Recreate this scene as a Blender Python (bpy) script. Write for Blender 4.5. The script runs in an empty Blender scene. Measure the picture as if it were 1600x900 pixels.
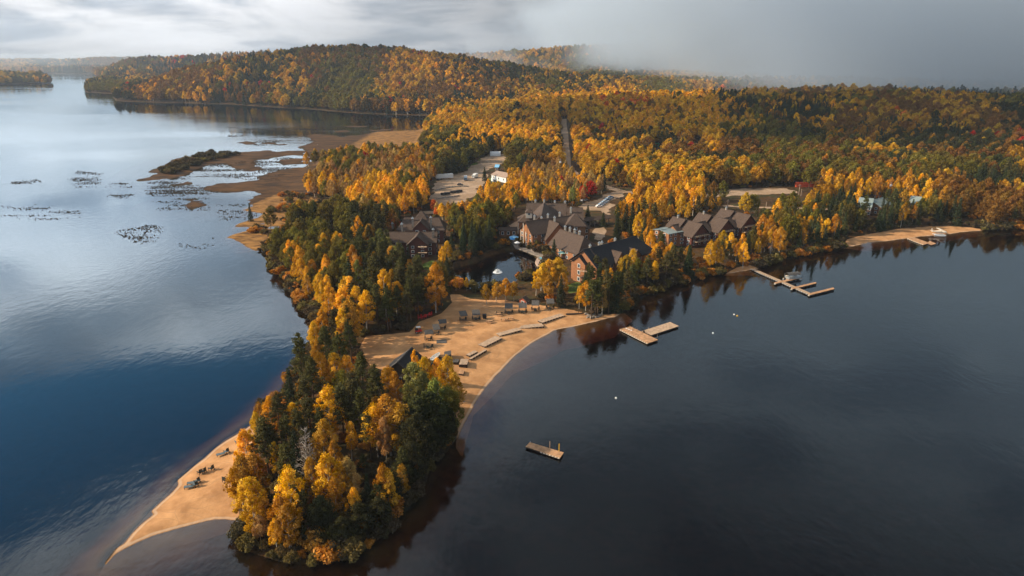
import bpy, math, random
import numpy as np
from mathutils import Vector, Matrix
R = math.radians
SC = bpy.context.scene
COL = SC.collection
# ------------------------------------------------------------------ camera
CAMZ, PITCH, FPX = 80.0, 18.52, 1080.0
cam = bpy.data.cameras.new("camera"); cam.sensor_width = 36.0; cam.lens = 36*FPX/1600
cam.clip_start = 1.0; cam.clip_end = 30000
camo = bpy.data.objects.new("camera", cam); COL.objects.link(camo)
camo.location = (0, 0, CAMZ); camo.rotation_euler = (R(90-PITCH), 0, 0)
SC.camera = camo
# ------------------------------------------------------------------ light
SUN_EL, SUN_AZ = 29.0, -92.0          # azimuth measured from +Y towards +X : the sun stands to the left
sd_ = Vector((math.sin(R(SUN_AZ))*math.cos(R(SUN_EL)), math.cos(R(SUN_AZ))*math.cos(R(SUN_EL)), math.sin(R(SUN_EL))))
sun = bpy.data.lights.new("sun", 'SUN'); sun.energy = 5.0; sun.angle = R(0.6); sun.color = (1.0, 0.83, 0.60)
suno = bpy.data.objects.new("sun", sun); COL.objects.link(suno)
suno.rotation_euler = (-sd_).to_track_quat('-Z', 'Y').to_euler(); suno.location = (-300, 0, 400)
# ------------------------------------------------------------------ node helper
class NT:
    def __init__(s, tree): s.t = tree; s.n = tree.nodes; s.l = tree.links; s.n.clear()
    def add(s, typ, **kw):
        nd = s.n.new(typ); ins = kw.pop('ins', {})
        for k, v in kw.items(): setattr(nd, k, v)
        for k, v in ins.items():
            sock = nd.inputs[k]
            if isinstance(v, bpy.types.NodeSocket): s.l.new(v, sock)
            else: sock.default_value = v
        return nd
    def math(s, op, a, b=0.0, clamp=False):
        nd = s.n.new('ShaderNodeMath'); nd.operation = op; nd.use_clamp = clamp
        for i, v in enumerate((a, b)):
            if isinstance(v, bpy.types.NodeSocket): s.l.new(v, nd.inputs[i])
            else: nd.inputs[i].default_value = v
        return nd.outputs[0]
    def mix(s, f, a, b, blend='MIX'):
        nd = s.n.new('ShaderNodeMix'); nd.data_type = 'RGBA'; nd.blend_type = blend
        for i, v in ((0, f), (6, a), (7, b)):
            if isinstance(v, bpy.types.NodeSocket): s.l.new(v, nd.inputs[i])
            else: nd.inputs[i].default_value = v if i == 0 or len(v) == 4 else (*v, 1)
        return nd.outputs[2]
    def ramp(s, f, stops):
        nd = s.n.new('ShaderNodeMapRange'); nd.interpolation_type = 'SMOOTHSTEP'
        nd.inputs[1].default_value = stops[0]; nd.inputs[2].default_value = stops[1]
        if len(stops) > 2: nd.inputs[3].default_value = stops[2]; nd.inputs[4].default_value = stops[3]
        s.l.new(f, nd.inputs[0]); return nd.outputs[0]
    def noise(s, vec, scale, detail=3, rough=0.5, dist=0.0):
        return s.add('ShaderNodeTexNoise', ins={'Vector': vec, 'Scale': scale, 'Detail': detail, 'Roughness': rough, 'Distortion': dist}).outputs['Fac']
    def scale(s, vec, sc):
        return s.add('ShaderNodeMapping', ins={'Vector': vec, 'Scale': sc}).outputs[0]
# ------------------------------------------------------------------ sky
W = bpy.data.worlds.new("World"); SC.world = W; W.use_nodes = True
w = NT(W.node_tree)
sky = w.add('ShaderNodeTexSky', sky_type='NISHITA', sun_disc=False, sun_elevation=R(SUN_EL), sun_rotation=R(SUN_AZ), air_density=1.0, dust_density=0.0, ozone_density=1.6)
gc = w.add('ShaderNodeTexCoord').outputs['Generated']
sep = w.add('ShaderNodeSeparateXYZ', ins={0: gc})
X_, Y_, Z_ = sep.outputs
pv = w.add('ShaderNodeCombineXYZ', ins={0: X_, 1: Y_, 2: w.math('MULTIPLY', w.math('POWER', w.math('MAXIMUM', w.math('ADD', Z_, 0.02), 0.0), 0.8), 3.4)}).outputs[0]
n1 = w.noise(pv, 1.7, 5, 0.5, 0.3)
n2 = w.noise(pv, 5.0, 6, 0.55, 0.4)
# a full deck low down, a broken one higher up with a clear lane between two banks
lane = w.math('MULTIPLY', w.ramp(Z_, (0.345, 0.40)), w.ramp(Z_, (0.55, 0.47)))
cov = w.math('ADD', w.math('MULTIPLY', n1, 0.9), w.math('MULTIPLY', n2, 0.25))
low = w.ramp(Z_, (0.40, 0.10, 0.03, 0.13))
right = w.ramp(X_, (-0.15, 0.40, 0.0, 0.22))
cov = w.math('ADD', w.math('SUBTRACT', cov, w.math('MULTIPLY', w.math('MULTIPLY', lane, w.ramp(X_, (0.1, -0.25))), 0.38)), w.math('ADD', low, right))
mask = w.ramp(cov, (0.44, 0.62))
side = w.ramp(X_, (-0.72, 0.30, 2.5, 0.66))            # the deck is brightest towards the sun
hi = w.math('MULTIPLY', w.ramp(Z_, (0.04, 0.22, 0.37, 1.0)), w.ramp(Z_, (0.42, 0.62, 1.0, 0.50)))
bright = w.math('MULTIPLY', w.math('MULTIPLY', side, hi), w.math('MULTIPLY', w.math('SUBTRACT', 1.0, w.math('MULTIPLY', w.ramp(X_, (0.25, -0.3, 0.10, 0.28)), w.ramp(n2, (0.35, 0.66, -1.0, 1.0)))), w.math('ADD', 1.0, w.math('MULTIPLY', w.ramp(X_, (0.15, -0.35)), w.ramp(n1, (0.40, 0.60, -0.30, 0.30))))))
tex = w.ramp(n2, (0.42, 0.62))
ccol = w.mix(w.ramp(X_, (-0.2, 0.4)), w.mix(tex, (0.64, 0.645, 0.665), (0.36, 0.43, 0.52)), w.mix(tex, (0.56, 0.64, 0.71), (0.34, 0.43, 0.53)))
cbk = w.add('ShaderNodeBackground', ins={0: ccol, 1: bright})
skc = w.mix(1.0, sky.outputs[0], (0.45, 0.98, 1.05), 'MULTIPLY')      # the deep teal-blue of the clear lane
sbk = w.add('ShaderNodeBackground', ins={0: skc, 1: 0.15})
mx = w.add('ShaderNodeMixShader', ins={0: mask, 1: sbk.outputs[0], 2: cbk.outputs[0]})
w.add('ShaderNodeOutputWorld', ins={0: mx.outputs[0]})
# ------------------------------------------------------------------ render settings
vs = SC.view_settings; SC.display_settings.display_device = 'sRGB'
vs.view_transform = 'Standard'; vs.look = 'None'; vs.gamma = 1.0; vs.use_curve_mapping = False; vs.exposure = 0.42
cy = SC.cycles; cy.use_denoising = True; cy.max_bounces = 6; cy.diffuse_bounces = 2; cy.glossy_bounces = 2
cy.transparent_max_bounces = 12; cy.transmission_bounces = 4; cy.volume_bounces = 1
cy.use_adaptive_sampling = True; cy.adaptive_threshold = 0.02; cy.caustics_reflective = False; cy.caustics_refractive = False
# ------------------------------------------------------------------ projection used to lay the ground plan out
cp, sp = math.cos(R(PITCH)), math.sin(R(PITCH))
def P(px, py, z=0.0):
    u, v = (px-800)/FPX, -(py-450)/FPX
    dx, dy, dz = u, cp+v*sp, -sp+v*cp
    t = (z-CAMZ)/min(dz, -1e-4); return (dx*t, dy*t)
def PX(x, y, z):
    d = y*cp-(z-CAMZ)*sp; v = y*sp+(z-CAMZ)*cp
    return 800+FPX*x/d, 450-FPX*v/d
rng = np.random.default_rng(7)
def _hash(ix, iy, s):
    n = (ix.astype(np.int64)*374761393+iy.astype(np.int64)*668265263+s*1442695041) & 0x7fffffff
    n = ((n ^ (n >> 13))*1274126177) & 0x7fffffff
    return ((n ^ (n >> 16)) & 0xffff)/65535.0
def vnoise(x, y, s=0):
    ix, iy = np.floor(x), np.floor(y); fx, fy = x-ix, y-iy
    fx, fy = fx*fx*(3-2*fx), fy*fy*(3-2*fy)
    a, b = _hash(ix, iy, s), _hash(ix+1, iy, s); c, d = _hash(ix, iy+1, s), _hash(ix+1, iy+1, s)
    return (a*(1-fx)+b*fx)*(1-fy)+(c*(1-fx)+d*fx)*fy
def fbm(x, y, s=0, o=4):
    r = 0; a = 0.5; t = 0
    for k in range(o):
        r = r+a*vnoise(x*2**k, y*2**k, s+k*17); t += a; a *= 0.5
    return r/t
def sstep(a, b, x):
    t = np.clip((x-a)/(b-a), 0, 1); return t*t*(3-2*t)
def sdf(X, Y, poly):
    """signed distance to a polygon, positive inside"""
    P0 = np.asarray(poly, float); P1 = np.roll(P0, -1, 0)
    D = np.full(X.shape, 1e18); ins = np.zeros(X.shape, bool)
    for (x0, y0), (x1, y1) in zip(P0, P1):
        ex, ey = x1-x0, y1-y0; L = ex*ex+ey*ey+1e-12
        t = np.clip(((X-x0)*ex+(Y-y0)*ey)/L, 0, 1)
        D = np.minimum(D, (X-x0-t*ex)**2+(Y-y0-t*ey)**2)
        c = ((y0 > Y) != (y1 > Y))
        if abs(ey) > 1e-12: ins ^= c & (X < x0+(Y-y0)*ex/ey)
    D = np.sqrt(D); return np.where(ins, D, -D)
def pdist(X, Y, line):
    D = np.full(X.shape, 1e18)
    for (x0, y0), (x1, y1) in zip(line[:-1], line[1:]):
        ex, ey = x1-x0, y1-y0; L = ex*ex+ey*ey+1e-12
        t = np.clip(((X-x0)*ex+(Y-y0)*ey)/L, 0, 1)
        D = np.minimum(D, (X-x0-t*ex)**2+(Y-y0-t*ey)**2)
    return np.sqrt(D)
def inpoly(px, py, poly):
    ins = np.zeros(np.shape(px), bool)
    n = len(poly)
    for i in range(n):
        x0, y0 = poly[i]; x1, y1 = poly[(i+1) % n]
        if y0 == y1: continue
        c = ((y0 > py) != (y1 > py)); ins ^= c & (px < x0+(py-y0)*(x1-x0)/(y1-y0))
    return ins
def PP(lst, z=0.0): return [P(a, b, z) for a, b in lst]
# ------------------------------------------------------------------ ground plan
WEST = [(162,881),(180,858),(194,850),(206,834),(222,818),(240,804),(236,799),(250,786),(266,772),(279,758),(277,750),(300,731),(320,716),
 (338,700),(355,688),(380,673),(400,660),(425,635),(447,610),(462,585),(478,560),(494,530),(497,512),(475,487),(460,465),(448,447),(441,437),
 (431,424),(425,410),(430,393),(400,391),(387,387),(375,378),(355,371),(369,365),(397,357),(384,354),(366,354),(375,348),(403,340),(406,334),
 (375,328),(397,320),(415,313),(437,304),(455,285),(470,265),(500,250),(560,240),(620,232),(650,215),(656,203),(690,185),(677,181),
 (600,179),(560,177),(525,175),(490,171),(450,169),(400,166),(350,163),(287,161),(240,160),(180,158),(176,153),(187,147),(160,146),(137,144),
 (134,138),(150,132),(168,126),(150,122),(142,120),(150,116),(90,115),(25,114.5),(-150,114)]
EAST = [(1600,358),(1550,360),(1525,361),(1475,366),(1450,369.5),(1415,373),(1375,377),(1350,382),(1320,387.5),(1287,393),(1260,400),(1237,403),
 (1200,413),(1190,419),(1175,422.5),(1155,424),(1132,428),(1067,441),(1040,452),(1032,456),(1004,466),(984,480),(977,487),(962,496),(937,501),
 (902,509),(865,517),(840,531),(805,555),(780,580),(762,602),(740,633),(731,650),(725,662),(716,682),(700,705),(690,715),(672,735),(660,752),(650,785),
 (627,808),(609,828),(587,850),(563,868),(522,880),(480,884),(430,877),(388,862),(374,838),(377,815),(352,812),(335,812),(320,815),(280,825),
 (240,836),(215,847),(196,857),(180,866),(166,882)]
def xw(p, y): return p
MAIN = PP(WEST)+[(-5000,3900),(-9000,9000),(9000,9000),(9000,600),(700,395),(330,338)][:4]+[(2600,900),(1200,500),(640,392)]+PP(EAST)
ISLE = PP([(-200,133),(0,132.5),(40,131.5),(77,130.5),(80,127.5),(60,124.5),(0,124),(-200,123.5)])
POND = PP([(785,394),(802,391),(822,395),(837,401),(846,412),(843,421),(832,429),(808,440),(790,452),(765,455),(738,455),(715,442),(703,430),(708,419),(722,416),(745,410),(765,401)])
MARSH = [PP(m) for m in (
 [(219,280),(244,266),(266,254),(287,245),(309,239),(362,238),(420,235),(476,236),(474,243),(445,244),(420,246),(408,250),(404,256),(413,264),(396,268),(372,266),(362,262),(345,257),(325,258),(312,262),(300,268),(285,277),(250,281.5),(225,282)],
 [(318,296),(328,289),(386,284),(412,275),(430,266),(470,262),(480,262),(470,290),(440,303),(416,303),(380,300),(328,299.5)],
 [(270,290),(285,281.5),(308,281),(296,288)],
 [(280,318),(292,312),(318,312),(322,320),(300,326)],
 [(362,223),(384,221),(408,222),(402,226),(384,226)], [(415,221),(430,221),(432,225),(416,225)], [(430,226),(445,224),(447,228)],
 [(392,322),(384,313),(405,304),(436,290),(470,268),(505,262),(500,290),(470,312),(430,324)],
 [(437,250),(478,247),(480,256),(440,257)],
 [(478,236),(470,229),(486,217),(480,211),(500,208),(535,213),(560,210),(587,206),(650,203),(668,200),(665,245),(600,248),(520,258),(480,262)],
 [(520,205),(545,203),(548,206),(525,207)],[(575,203),(610,202),(612,204.5),(578,205)],[(540,197),(575,197),(573,199),(545,199)])]
RIDGES = [  # cx, cy, rx, ry, rot deg, height
 (-350,1590,380,250,4,84),(-700,1330,170,110,-12,22),(-10,1470,260,200,20,8),
 (380,2050,420,260,8,18),(620,1500,520,220,-8,14),(480,3050,900,420,4,96),(1500,3300,900,500,0,40),
 (410,860,330,220,-6,21),(800,860,420,300,0,12),(140,860,150,130,0,5),
 (-900,2900,500,260,5,66),(-1500,3000,350,220,0,36),(-2600,5200,1500,600,4,42),(-4600,5000,900,500,0,40),(-300,4300,1200,500,0,50)]
RIDGE_SHORE = 150.0
def hills(X, Y):
    h = np.zeros(X.shape)
    for cx, cy, rx, ry, rot, hh in RIDGES:
        c, s = math.cos(R(rot)), math.sin(R(rot)); u = (X-cx)*c+(Y-cy)*s; v = -(X-cx)*s+(Y-cy)*c
        h = h+hh*np.exp(-1.1*((u/rx)**2+(v/ry)**2))
    rough = (fbm(X/160, Y/160, 5, 3)-0.5)*sstep(600, 1600, Y)*18
    return h+rough*sstep(2, 25, h)
SHALLOW = PP([(60,900),(100,850),(200,770),(300,680),(400,600),(470,540),(520,540),(520,700),(375,790),(345,850),(250,910),(150,940)])
SHALLOW2 = PP([(735,690),(770,640),(830,570),(900,530),(960,520),(960,480),(900,500),(780,560),(715,670)])
BEACH = PP([(560,548),(572,527),(600,524),(640,521),(655,505),(690,492),(706,475),(703,462),(716,461),(735,468),(760,470),(790,470),(815,475),(860,480),(895,484),(925,489),(950,487),(977,484),
 (990,490),(960,510),(880,530),(800,575),(740,640),(722,700),(712,690),(716,660),(712,640),(710,600),(706,575),(690,560),(672,562),(650,570),(610,585),(580,575)], 1.2)
SPIT = PP([(150,890),(190,840),(270,750),(350,680),(402,650),(400,700),(372,740),(368,780),(378,812),(330,825),(240,850)], 1.0)
SAND3 = PP([(1318,388),(1322,377),(1345,371),(1400,362),(1440,358),(1480,356),(1530,358),(1540,364),(1450,376),(1350,388)])
SAND4 = PP([(1130,430),(1150,420),(1170,416),(1185,419),(1180,426)])
YARD = PP([(680,318),(671,300),(674,287),(690,279),(720,269),(752,266),(764,272),(760,284),(745,296),(738,308),(700,322)], 2)
YARD2 = PP([(722,272),(738,258),(755,246),(770,240),(792,241),(797,246),(783,256),(760,266),(748,272)], 2)
LOT = PP([(906,325),(925,314),(948,301),(960,297),(985,296),(978,303),(960,313),(952,324),(950,334),(932,328)], 2)
LOT2 = PP([(922,372),(932,356),(944,352),(952,358),(950,370),(938,378)], 2)
LOT3 = PP([(1097,304),(1110,297),(1150,292),(1200,290),(1237,290),(1240,297),(1200,300),(1140,303)], 3)
PATCH = PP([(800,350),(812,345),(816,358),(808,366)], 2)
ROADS = [('gravel_road', PP([(880.5,196),(883,215),(885,238),(886,256),(905,272),(940,284),(975,294)], 4), 3.1),
 ('gravel_road', PP([(1097,302),(1070,306),(1030,304),(985,297)], 3), 2.6),
 ('gravel_road', PP([(1135,318),(1180,320),(1240,321),(1262,322),(1290,323),(1330,330)], 3), 2.2),
 ('gravel_path', PP([(993,243),(1010,240),(1028,236),(1040,234)], 6), 3.0),
 ('gravel_path', PP([(798,262),(812,256),(830,252),(850,256)], 2), 2.6),
 ('gravel_path', PP([(668,330),(690,330),(720,325),(750,321),(800,320)], 2), 3.4),
 ('gravel_path', PP([(1078,224),(1100,222),(1120,222)], 8), 3.0)]
LAWN = [PP(m, 2) for m in ([(728,262),(752,247),(765,243),(745,262),(735,266)],[(762,278),(775,273),(783,280),(770,286)],[(880,445),(915,436),(925,450),(890,458)],[(684,322),(735,322),(735,327),(686,327)],[(655,413),(675,405),(685,412),(665,420)])]
def ground(X, Y, full=False):
    X = np.asarray(X, float); Y = np.asarray(Y, float)
    amp = np.clip(Y/500, 0.12, 6)
    wx = (fbm(X/(9*amp+4), Y/(9*amp+4), 3, 3)-0.5)*7*amp; wy = (fbm(X/(9*amp+4), Y/(9*amp+4), 4, 3)-0.5)*7*amp
    k = 1.0-0.75*sstep(300, 100, Y)
    s = sdf(X+wx*k, Y+wy*k, MAIN)
    far = Y > 1500
    if far.any():
        s = np.array(s); s[far] = np.maximum(s[far], sdf(X[far]+wx[far], Y[far]+wy[far], ISLE))
    near = (Y < 700) & (Y > 150)
    pond = np.full(X.shape, -1e3)
    if near.any(): pond[near] = sdf(X[near]+wx[near]*.5, Y[near]+wy[near]*.5, POND)
    marsh = np.full(X.shape, -1e3); mm = (Y > 300) & (Y < 1100) & (X < 60)
    if mm.any():
        for m in MARSH: marsh[mm] = np.maximum(marsh[mm], sdf(X[mm]+wx[mm]*.9, Y[mm]+wy[mm]*.9, m))
    # beach-like slope above water, gentle shelf below
    up = np.minimum(np.maximum(s, 0)*0.11, 1.6)
    fl = 0.8*(fbm(X/25, Y/25, 9, 3)-0.5)*sstep(6, 20, s)
    H = hills(X, Y)*sstep(0, RIDGE_SHORE, s)
    sh = np.maximum(sstep(-2, 14, sdf(X, Y, SHALLOW)), 0.5*sstep(-2, 10, sdf(X, Y, SHALLOW2))) if (Y < 320).any() else 0
    slope = 0.32-0.285*sh
    dn = -np.minimum(np.maximum(-s, 0)*slope*(0.65+0.7*fbm(X/14, Y/14, 21, 3)), 5.5)
    z = np.where(s > 0, up+fl+H, dn)
    z = np.where(pond > -10, np.minimum(z, np.maximum(-pond*1.1, -4.8)), z)
    mz = np.clip(marsh*0.03, -3, 0.22)+(fbm(X/11, Y/11, 31, 4)-0.51)*0.62*sstep(-25, 10, marsh)
    reed = (marsh > -25)
    z = np.where(reed & (s < 12), np.maximum(z, mz), z)
    z = np.where((s > 0) & (sdf(X, Y, PP([(370,390),(350,372),(370,345),(380,325),(440,300),(520,320),(560,330),(540,345),(470,350),(440,395)])) > 0) & (Y < 600), np.minimum(z, 0.15+(fbm(X/9, Y/9, 51, 3)-.36)*1.3), z) if (Y < 600).any() else z
    # the wet meadow on the mainland side
    z = np.maximum(z, -6)
    if full: return z, s, pond, marsh
    return z
def gz(x, y): return float(ground(np.array([x]), np.array([y]))[0])
def G(px, py, dz=0.0):
    z = 1.5
    for _ in range(8):
        x, y = P(px, py, z+dz); z = 0.5*z+0.5*max(gz(x, y), 0.0)
    x, y = P(px, py, z+dz); return Vector((x, y, max(gz(x, y), 0.0)))
# ------------------------------------------------------------------ object helpers
def new_mesh(name, V, F, mats=(), smooth=False, mi=None):
    me = bpy.data.meshes.new(name); me.from_pydata(V, [], F)
    for m in mats: me.materials.append(m)
    if mi is not None: me.polygons.foreach_set('material_index', np.asarray(mi, dtype=np.int32))
    if smooth: me.polygons.foreach_set('use_smooth', np.ones(len(me.polygons), bool))
    me.update(); return me
def fast_mesh(name, V, F, mats=(), smooth=False):
    """V (n,3) float, F (m,k) int"""
    V = np.asarray(V, np.float32); F = np.asarray(F, np.int32); k = F.shape[1]
    me = bpy.data.meshes.new(name); me.vertices.add(len(V)); me.vertices.foreach_set('co', V.ravel())
    me.loops.add(F.size); me.loops.foreach_set('vertex_index', F.ravel())
    me.polygons.add(len(F)); me.polygons.foreach_set('loop_start', np.arange(0, F.size, k, dtype=np.int32))
    for m in mats: me.materials.append(m)
    me.polygons.foreach_set('use_smooth', np.full(len(F), smooth)); me.update(calc_edges=True); return me
def link(name, data, parent=None, loc=None, rotz=0.0, scale=None):
    o = bpy.data.objects.new(name, data); COL.objects.link(o)
    if parent is not None: o.parent = parent
    if loc is not None: o.location = loc
    if rotz: o.rotation_euler = (0, 0, rotz)
    if scale is not None: o.scale = scale if hasattr(scale, '__len__') else (scale,)*3
    return o
def tag(o, label=None, cat=None, group=None, kind=None):
    if label: o['label'] = label
    if cat: o['category'] = cat
    if group: o['group'] = group
    if kind: o['kind'] = kind
    return o
def mat(name):
    m = bpy.data.materials.new(name); m.use_nodes = True; return m, NT(m.node_tree)
def simple(name, col, rough=0.8, var=0.25, scale=3.0, metal=0.0, bump=0.0, spec=0.3):
    m, n = mat(name); tc = n.add('ShaderNodeTexCoord').outputs['Object']
    f = n.noise(tc, scale, 4, 0.6)
    dark = tuple(c*(1-var) for c in col); lite = tuple(min(1, c*(1+var)) for c in col)
    c = n.mix(n.ramp(f, (0.3, 0.7)), dark, lite)
    b = n.add('ShaderNodeBsdfPrincipled', ins={'Base Color': c, 'Roughness': rough, 'Metallic': metal, 'Specular IOR Level': spec})
    if bump: n.l.new(n.add('ShaderNodeBump', ins={'Strength': bump, 'Height': f}).outputs[0], b.inputs['Normal'])
    n.add('ShaderNodeOutputMaterial', ins={0: b.outputs[0]}); return m
# ------------------------------------------------------------------ ground material
m_ground, g = mat('ground_material')
geo = g.add('ShaderNodeNewGeometry').outputs['Position']
att = lambda nm: g.add('ShaderNodeAttribute', attribute_name=nm).outputs['Fac']
n_f = g.noise(geo, 0.35, 5, 0.65); n_m = g.noise(geo, 0.09, 4, 0.6); n_s = g.noise(geo, 2.2, 4, 0.7)
forest = g.mix(g.ramp(n_f, (0.3, 0.7)), (0.030, 0.020, 0.010), (0.105, 0.052, 0.020))
forest = g.mix(g.ramp(n_m, (0.45, 0.7)), forest, (0.045, 0.045, 0.018))
def trail(sc, off, wd):
    nn = g.noise(g.add('ShaderNodeMapping', ins={'Vector': geo, 'Location': (off, off*.7, 0)}).outputs[0], sc, 1, 0.4)
    return g.ramp(g.math('ABSOLUTE', g.math('SUBTRACT', nn, 0.5)), (wd, 0.0))
tracks = g.math('MAXIMUM', g.math('MAXIMUM', trail(0.055, 3, .006), trail(0.055, 5.5, .005)), g.math('MAXIMUM', trail(0.11, 40, .009), trail(0.08, 80, .007)))
sandc = g.mix(g.ramp(g.noise(geo, 0.22, 4, 0.6), (0.3, 0.72)), (0.38, 0.190, 0.080), (0.59, 0.315, 0.140))
sandc = g.mix(g.math('MULTIPLY', g.math('MULTIPLY', tracks, g.ramp(n_m, (0.40, 0.6))), 0.42), sandc, (0.30, 0.175, 0.090))
sandc = g.mix(g.math('MULTIPLY', g.ramp(n_s, (0.58, 0.75)), 0.35), sandc, (0.26, 0.15, 0.075))
zg_ = g.add('ShaderNodeSeparateXYZ', ins={0: geo}).outputs[2]
wet = g.math('MAXIMUM', g.ramp(zg_, (0.02, 0.16, 0.80, 1.0)), g.ramp(zg_, (0.0, -0.05)))
marshc = g.mix(g.ramp(g.noise(g.scale(geo, (0.6, 1.6, 1)), 0.10, 5, 0.62), (0.3, 0.68)), (0.028, 0.017, 0.010), (0.115, 0.056, 0.020))
meadc = g.mix(g.ramp(g.noise(g.scale(geo, (0.6, 1.4, 1)), 0.22, 6, 0.7), (0.36, 0.62)), (0.10, 0.050, 0.018), (0.34, 0.170, 0.050))
gravel = g.mix(g.ramp(n_s, (0.3, 0.7)), (0.30, 0.200, 0.130), (0.54, 0.385, 0.265))
gravel = g.mix(g.math('MULTIPLY', g.ramp(n_f, (0.42, 0.68)), 0.55), gravel, (0.19, 0.135, 0.090))
gravel = g.mix(g.math('MULTIPLY', g.ramp(g.noise(geo, 0.05, 3, 0.6), (0.45, 0.62)), 0.5), gravel, (0.24, 0.155, 0.085))
lawnc = g.mix(g.ramp(n_f, (0.3, 0.7)), (0.05, 0.09, 0.02), (0.11, 0.14, 0.03))
def edge(a, amt=0.5):   # broken-up mask edges
    return g.ramp(g.math('ADD', a, g.math('MULTIPLY', g.math('SUBTRACT', n_f, 0.5), amt)), (0.38, 0.62))
c = g.mix(edge(att('marsh')), forest, marshc)
c = g.mix(edge(att('meadow')), c, meadc)
c = g.mix(edge(att('lawn')), c, lawnc)
c = g.mix(edge(att('gravel'), 0.3), c, gravel)
c = g.mix(edge(att('sand'), 0.5), c, sandc)
bedc = g.mix(g.ramp(n_m, (0.3, 0.7)), (0.38, 0.195, 0.070), (0.62, 0.34, 0.135))
bedc = g.mix(g.ramp(zg_, (-1.2, -4.0)), bedc, (0.028, 0.020, 0.014))
berm = g.math('MULTIPLY', g.math('MULTIPLY', g.ramp(zg_, (0.01, 0.03)), g.ramp(zg_, (0.10, 0.06))), att('sand'))
c = g.mix(g.math('MULTIPLY', berm, 0.55), c, (0.70, 0.50, 0.34))
c = g.mix(g.math('MULTIPLY', att('bed'), 0.95), c, bedc)
wv = g.add('ShaderNodeCombineXYZ', ins={0: wet, 1: wet, 2: wet}).outputs[0]
c = g.mix(1.0, c, wv, 'MULTIPLY')
b = g.add('ShaderNodeBsdfPrincipled', ins={'Base Color': c, 'Roughness': 0.95, 'Specular IOR Level': 0.1})
hgt = g.math('ADD', g.math('MULTIPLY', g.noise(geo, 1.1, 5, 0.7), 0.16), g.math('MULTIPLY', g.noise(geo, 0.25, 3, 0.6), 0.25))
g.l.new(g.add('ShaderNodeBump', ins={'Strength': 0.8, 'Distance': 0.8, 'Height': hgt}).outputs[0], b.inputs['Normal'])
g.add('ShaderNodeOutputMaterial', ins={0: b.outputs[0]})
# ------------------------------------------------------------------ one ground sheet, finer near the point of land
def rows():
    ys = [58.0]
    while ys[-1] < 9500:
        y = ys[-1]; ys.append(y+max(0.55, min((y*y+6400)/(80*1080)*1.6, y*0.0065)))
    return np.array(ys)
YR = rows(); NC = 700
UU = np.linspace(-1, 1, NC)
UU = np.sign(UU)*(np.abs(UU)*0.92+0.28*np.abs(UU)**5)/1.0
XX = UU[None, :]*(YR[:, None]*0.92+45); YY = np.repeat(YR[:, None], NC, 1)
zz, S_, POND_, MAR_ = ground(XX, YY, True)
def m01(d, w=0.6): return sstep(-w, w, d)
sand = np.maximum(m01(sdf(XX, YY, SPIT)), m01(sdf(XX, YY, BEACH)))
for p_ in (SAND3, SAND4): sand = np.maximum(sand, m01(sdf(XX, YY, p_), 1.0))
gravel = np.zeros_like(zz)
wob = (fbm(XX/13, YY/13, 71, 3)-.5)*11+(fbm(XX/4, YY/4, 72, 2)-.5)*4
for p_ in (YARD, YARD2, LOT, LOT2, LOT3, PATCH): gravel = np.maximum(gravel, m01(sdf(XX, YY, p_)+wob, 1.6))
for nm_, ln_, wd_ in ROADS: gravel = np.maximum(gravel, sstep(wd_+1.0, wd_-1.0, pdist(XX, YY, ln_)))
lawn = np.zeros_like(zz)
for p_ in LAWN: lawn = np.maximum(lawn, m01(sdf(XX, YY, p_), 1.0))
MEADOW = PP([(370,390),(350,372),(370,345),(380,325),(440,300),(520,320),(560,330),(540,345),(470,350),(440,395)])
marsh_m = np.maximum(m01(MAR_, 2), m01(sdf(XX, YY, MEADOW), 4)*(YY < 700))
bed = sstep(0.05, -0.4, zz)*(0.12+0.88*np.clip(np.maximum(sstep(-4, 8, sdf(XX, YY, SHALLOW)), .7*sstep(-4, 8, sdf(XX, YY, SHALLOW2))), 0, 1))
meadow = np.maximum(m01(sdf(XX, YY, MARSH[9]), 3)*sstep(-175, -130, XX), m01(sdf(XX, YY, MEADOW), 3)*(YY < 700))
NR = len(YR); idx = np.arange(NR*NC).reshape(NR, NC)
quad = np.stack([idx[:-1, :-1], idx[:-1, 1:], idx[1:, 1:], idx[1:, :-1]], -1).reshape(-1, 4)
def fm(a): return (a[:-1, :-1]+a[1:, 1:]+a[:-1, 1:]+a[1:, :-1]).ravel()/4
fz, fs, fg, fmr, fl_ = fm(zz), fm(sand), fm(gravel), fm(marsh_m), fm(lawn)
cls = np.zeros(len(quad), int)
cls[fmr > 0.5] = 2; cls[fl_ > 0.5] = 4; cls[fg > 0.5] = 3; cls[fs > 0.5] = 1; cls[fz < -0.02] = 5
allV = np.stack([XX.ravel(), YY.ravel(), zz.ravel()], -1)
attrs = {'sand': sand, 'gravel': gravel, 'marsh': marsh_m, 'meadow': meadow, 'lawn': lawn, 'bed': bed}
for ci, nm_ in enumerate(('forest_floor', 'sand_beach', 'marsh_ground', 'gravel_ground', 'lawn', 'lake_bed')):
    q = quad[cls == ci]
    if not len(q): continue
    used, inv = np.unique(q, return_inverse=True)
    me = fast_mesh(nm_, allV[used], inv.reshape(-1, 4), (m_ground,), True)
    for an, av in attrs.items():
        a_ = me.attributes.new(an, 'FLOAT', 'POINT'); a_.data.foreach_set('value', av.ravel()[used].astype(np.float32))
    tag(link(nm_, me), kind='structure')
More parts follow.
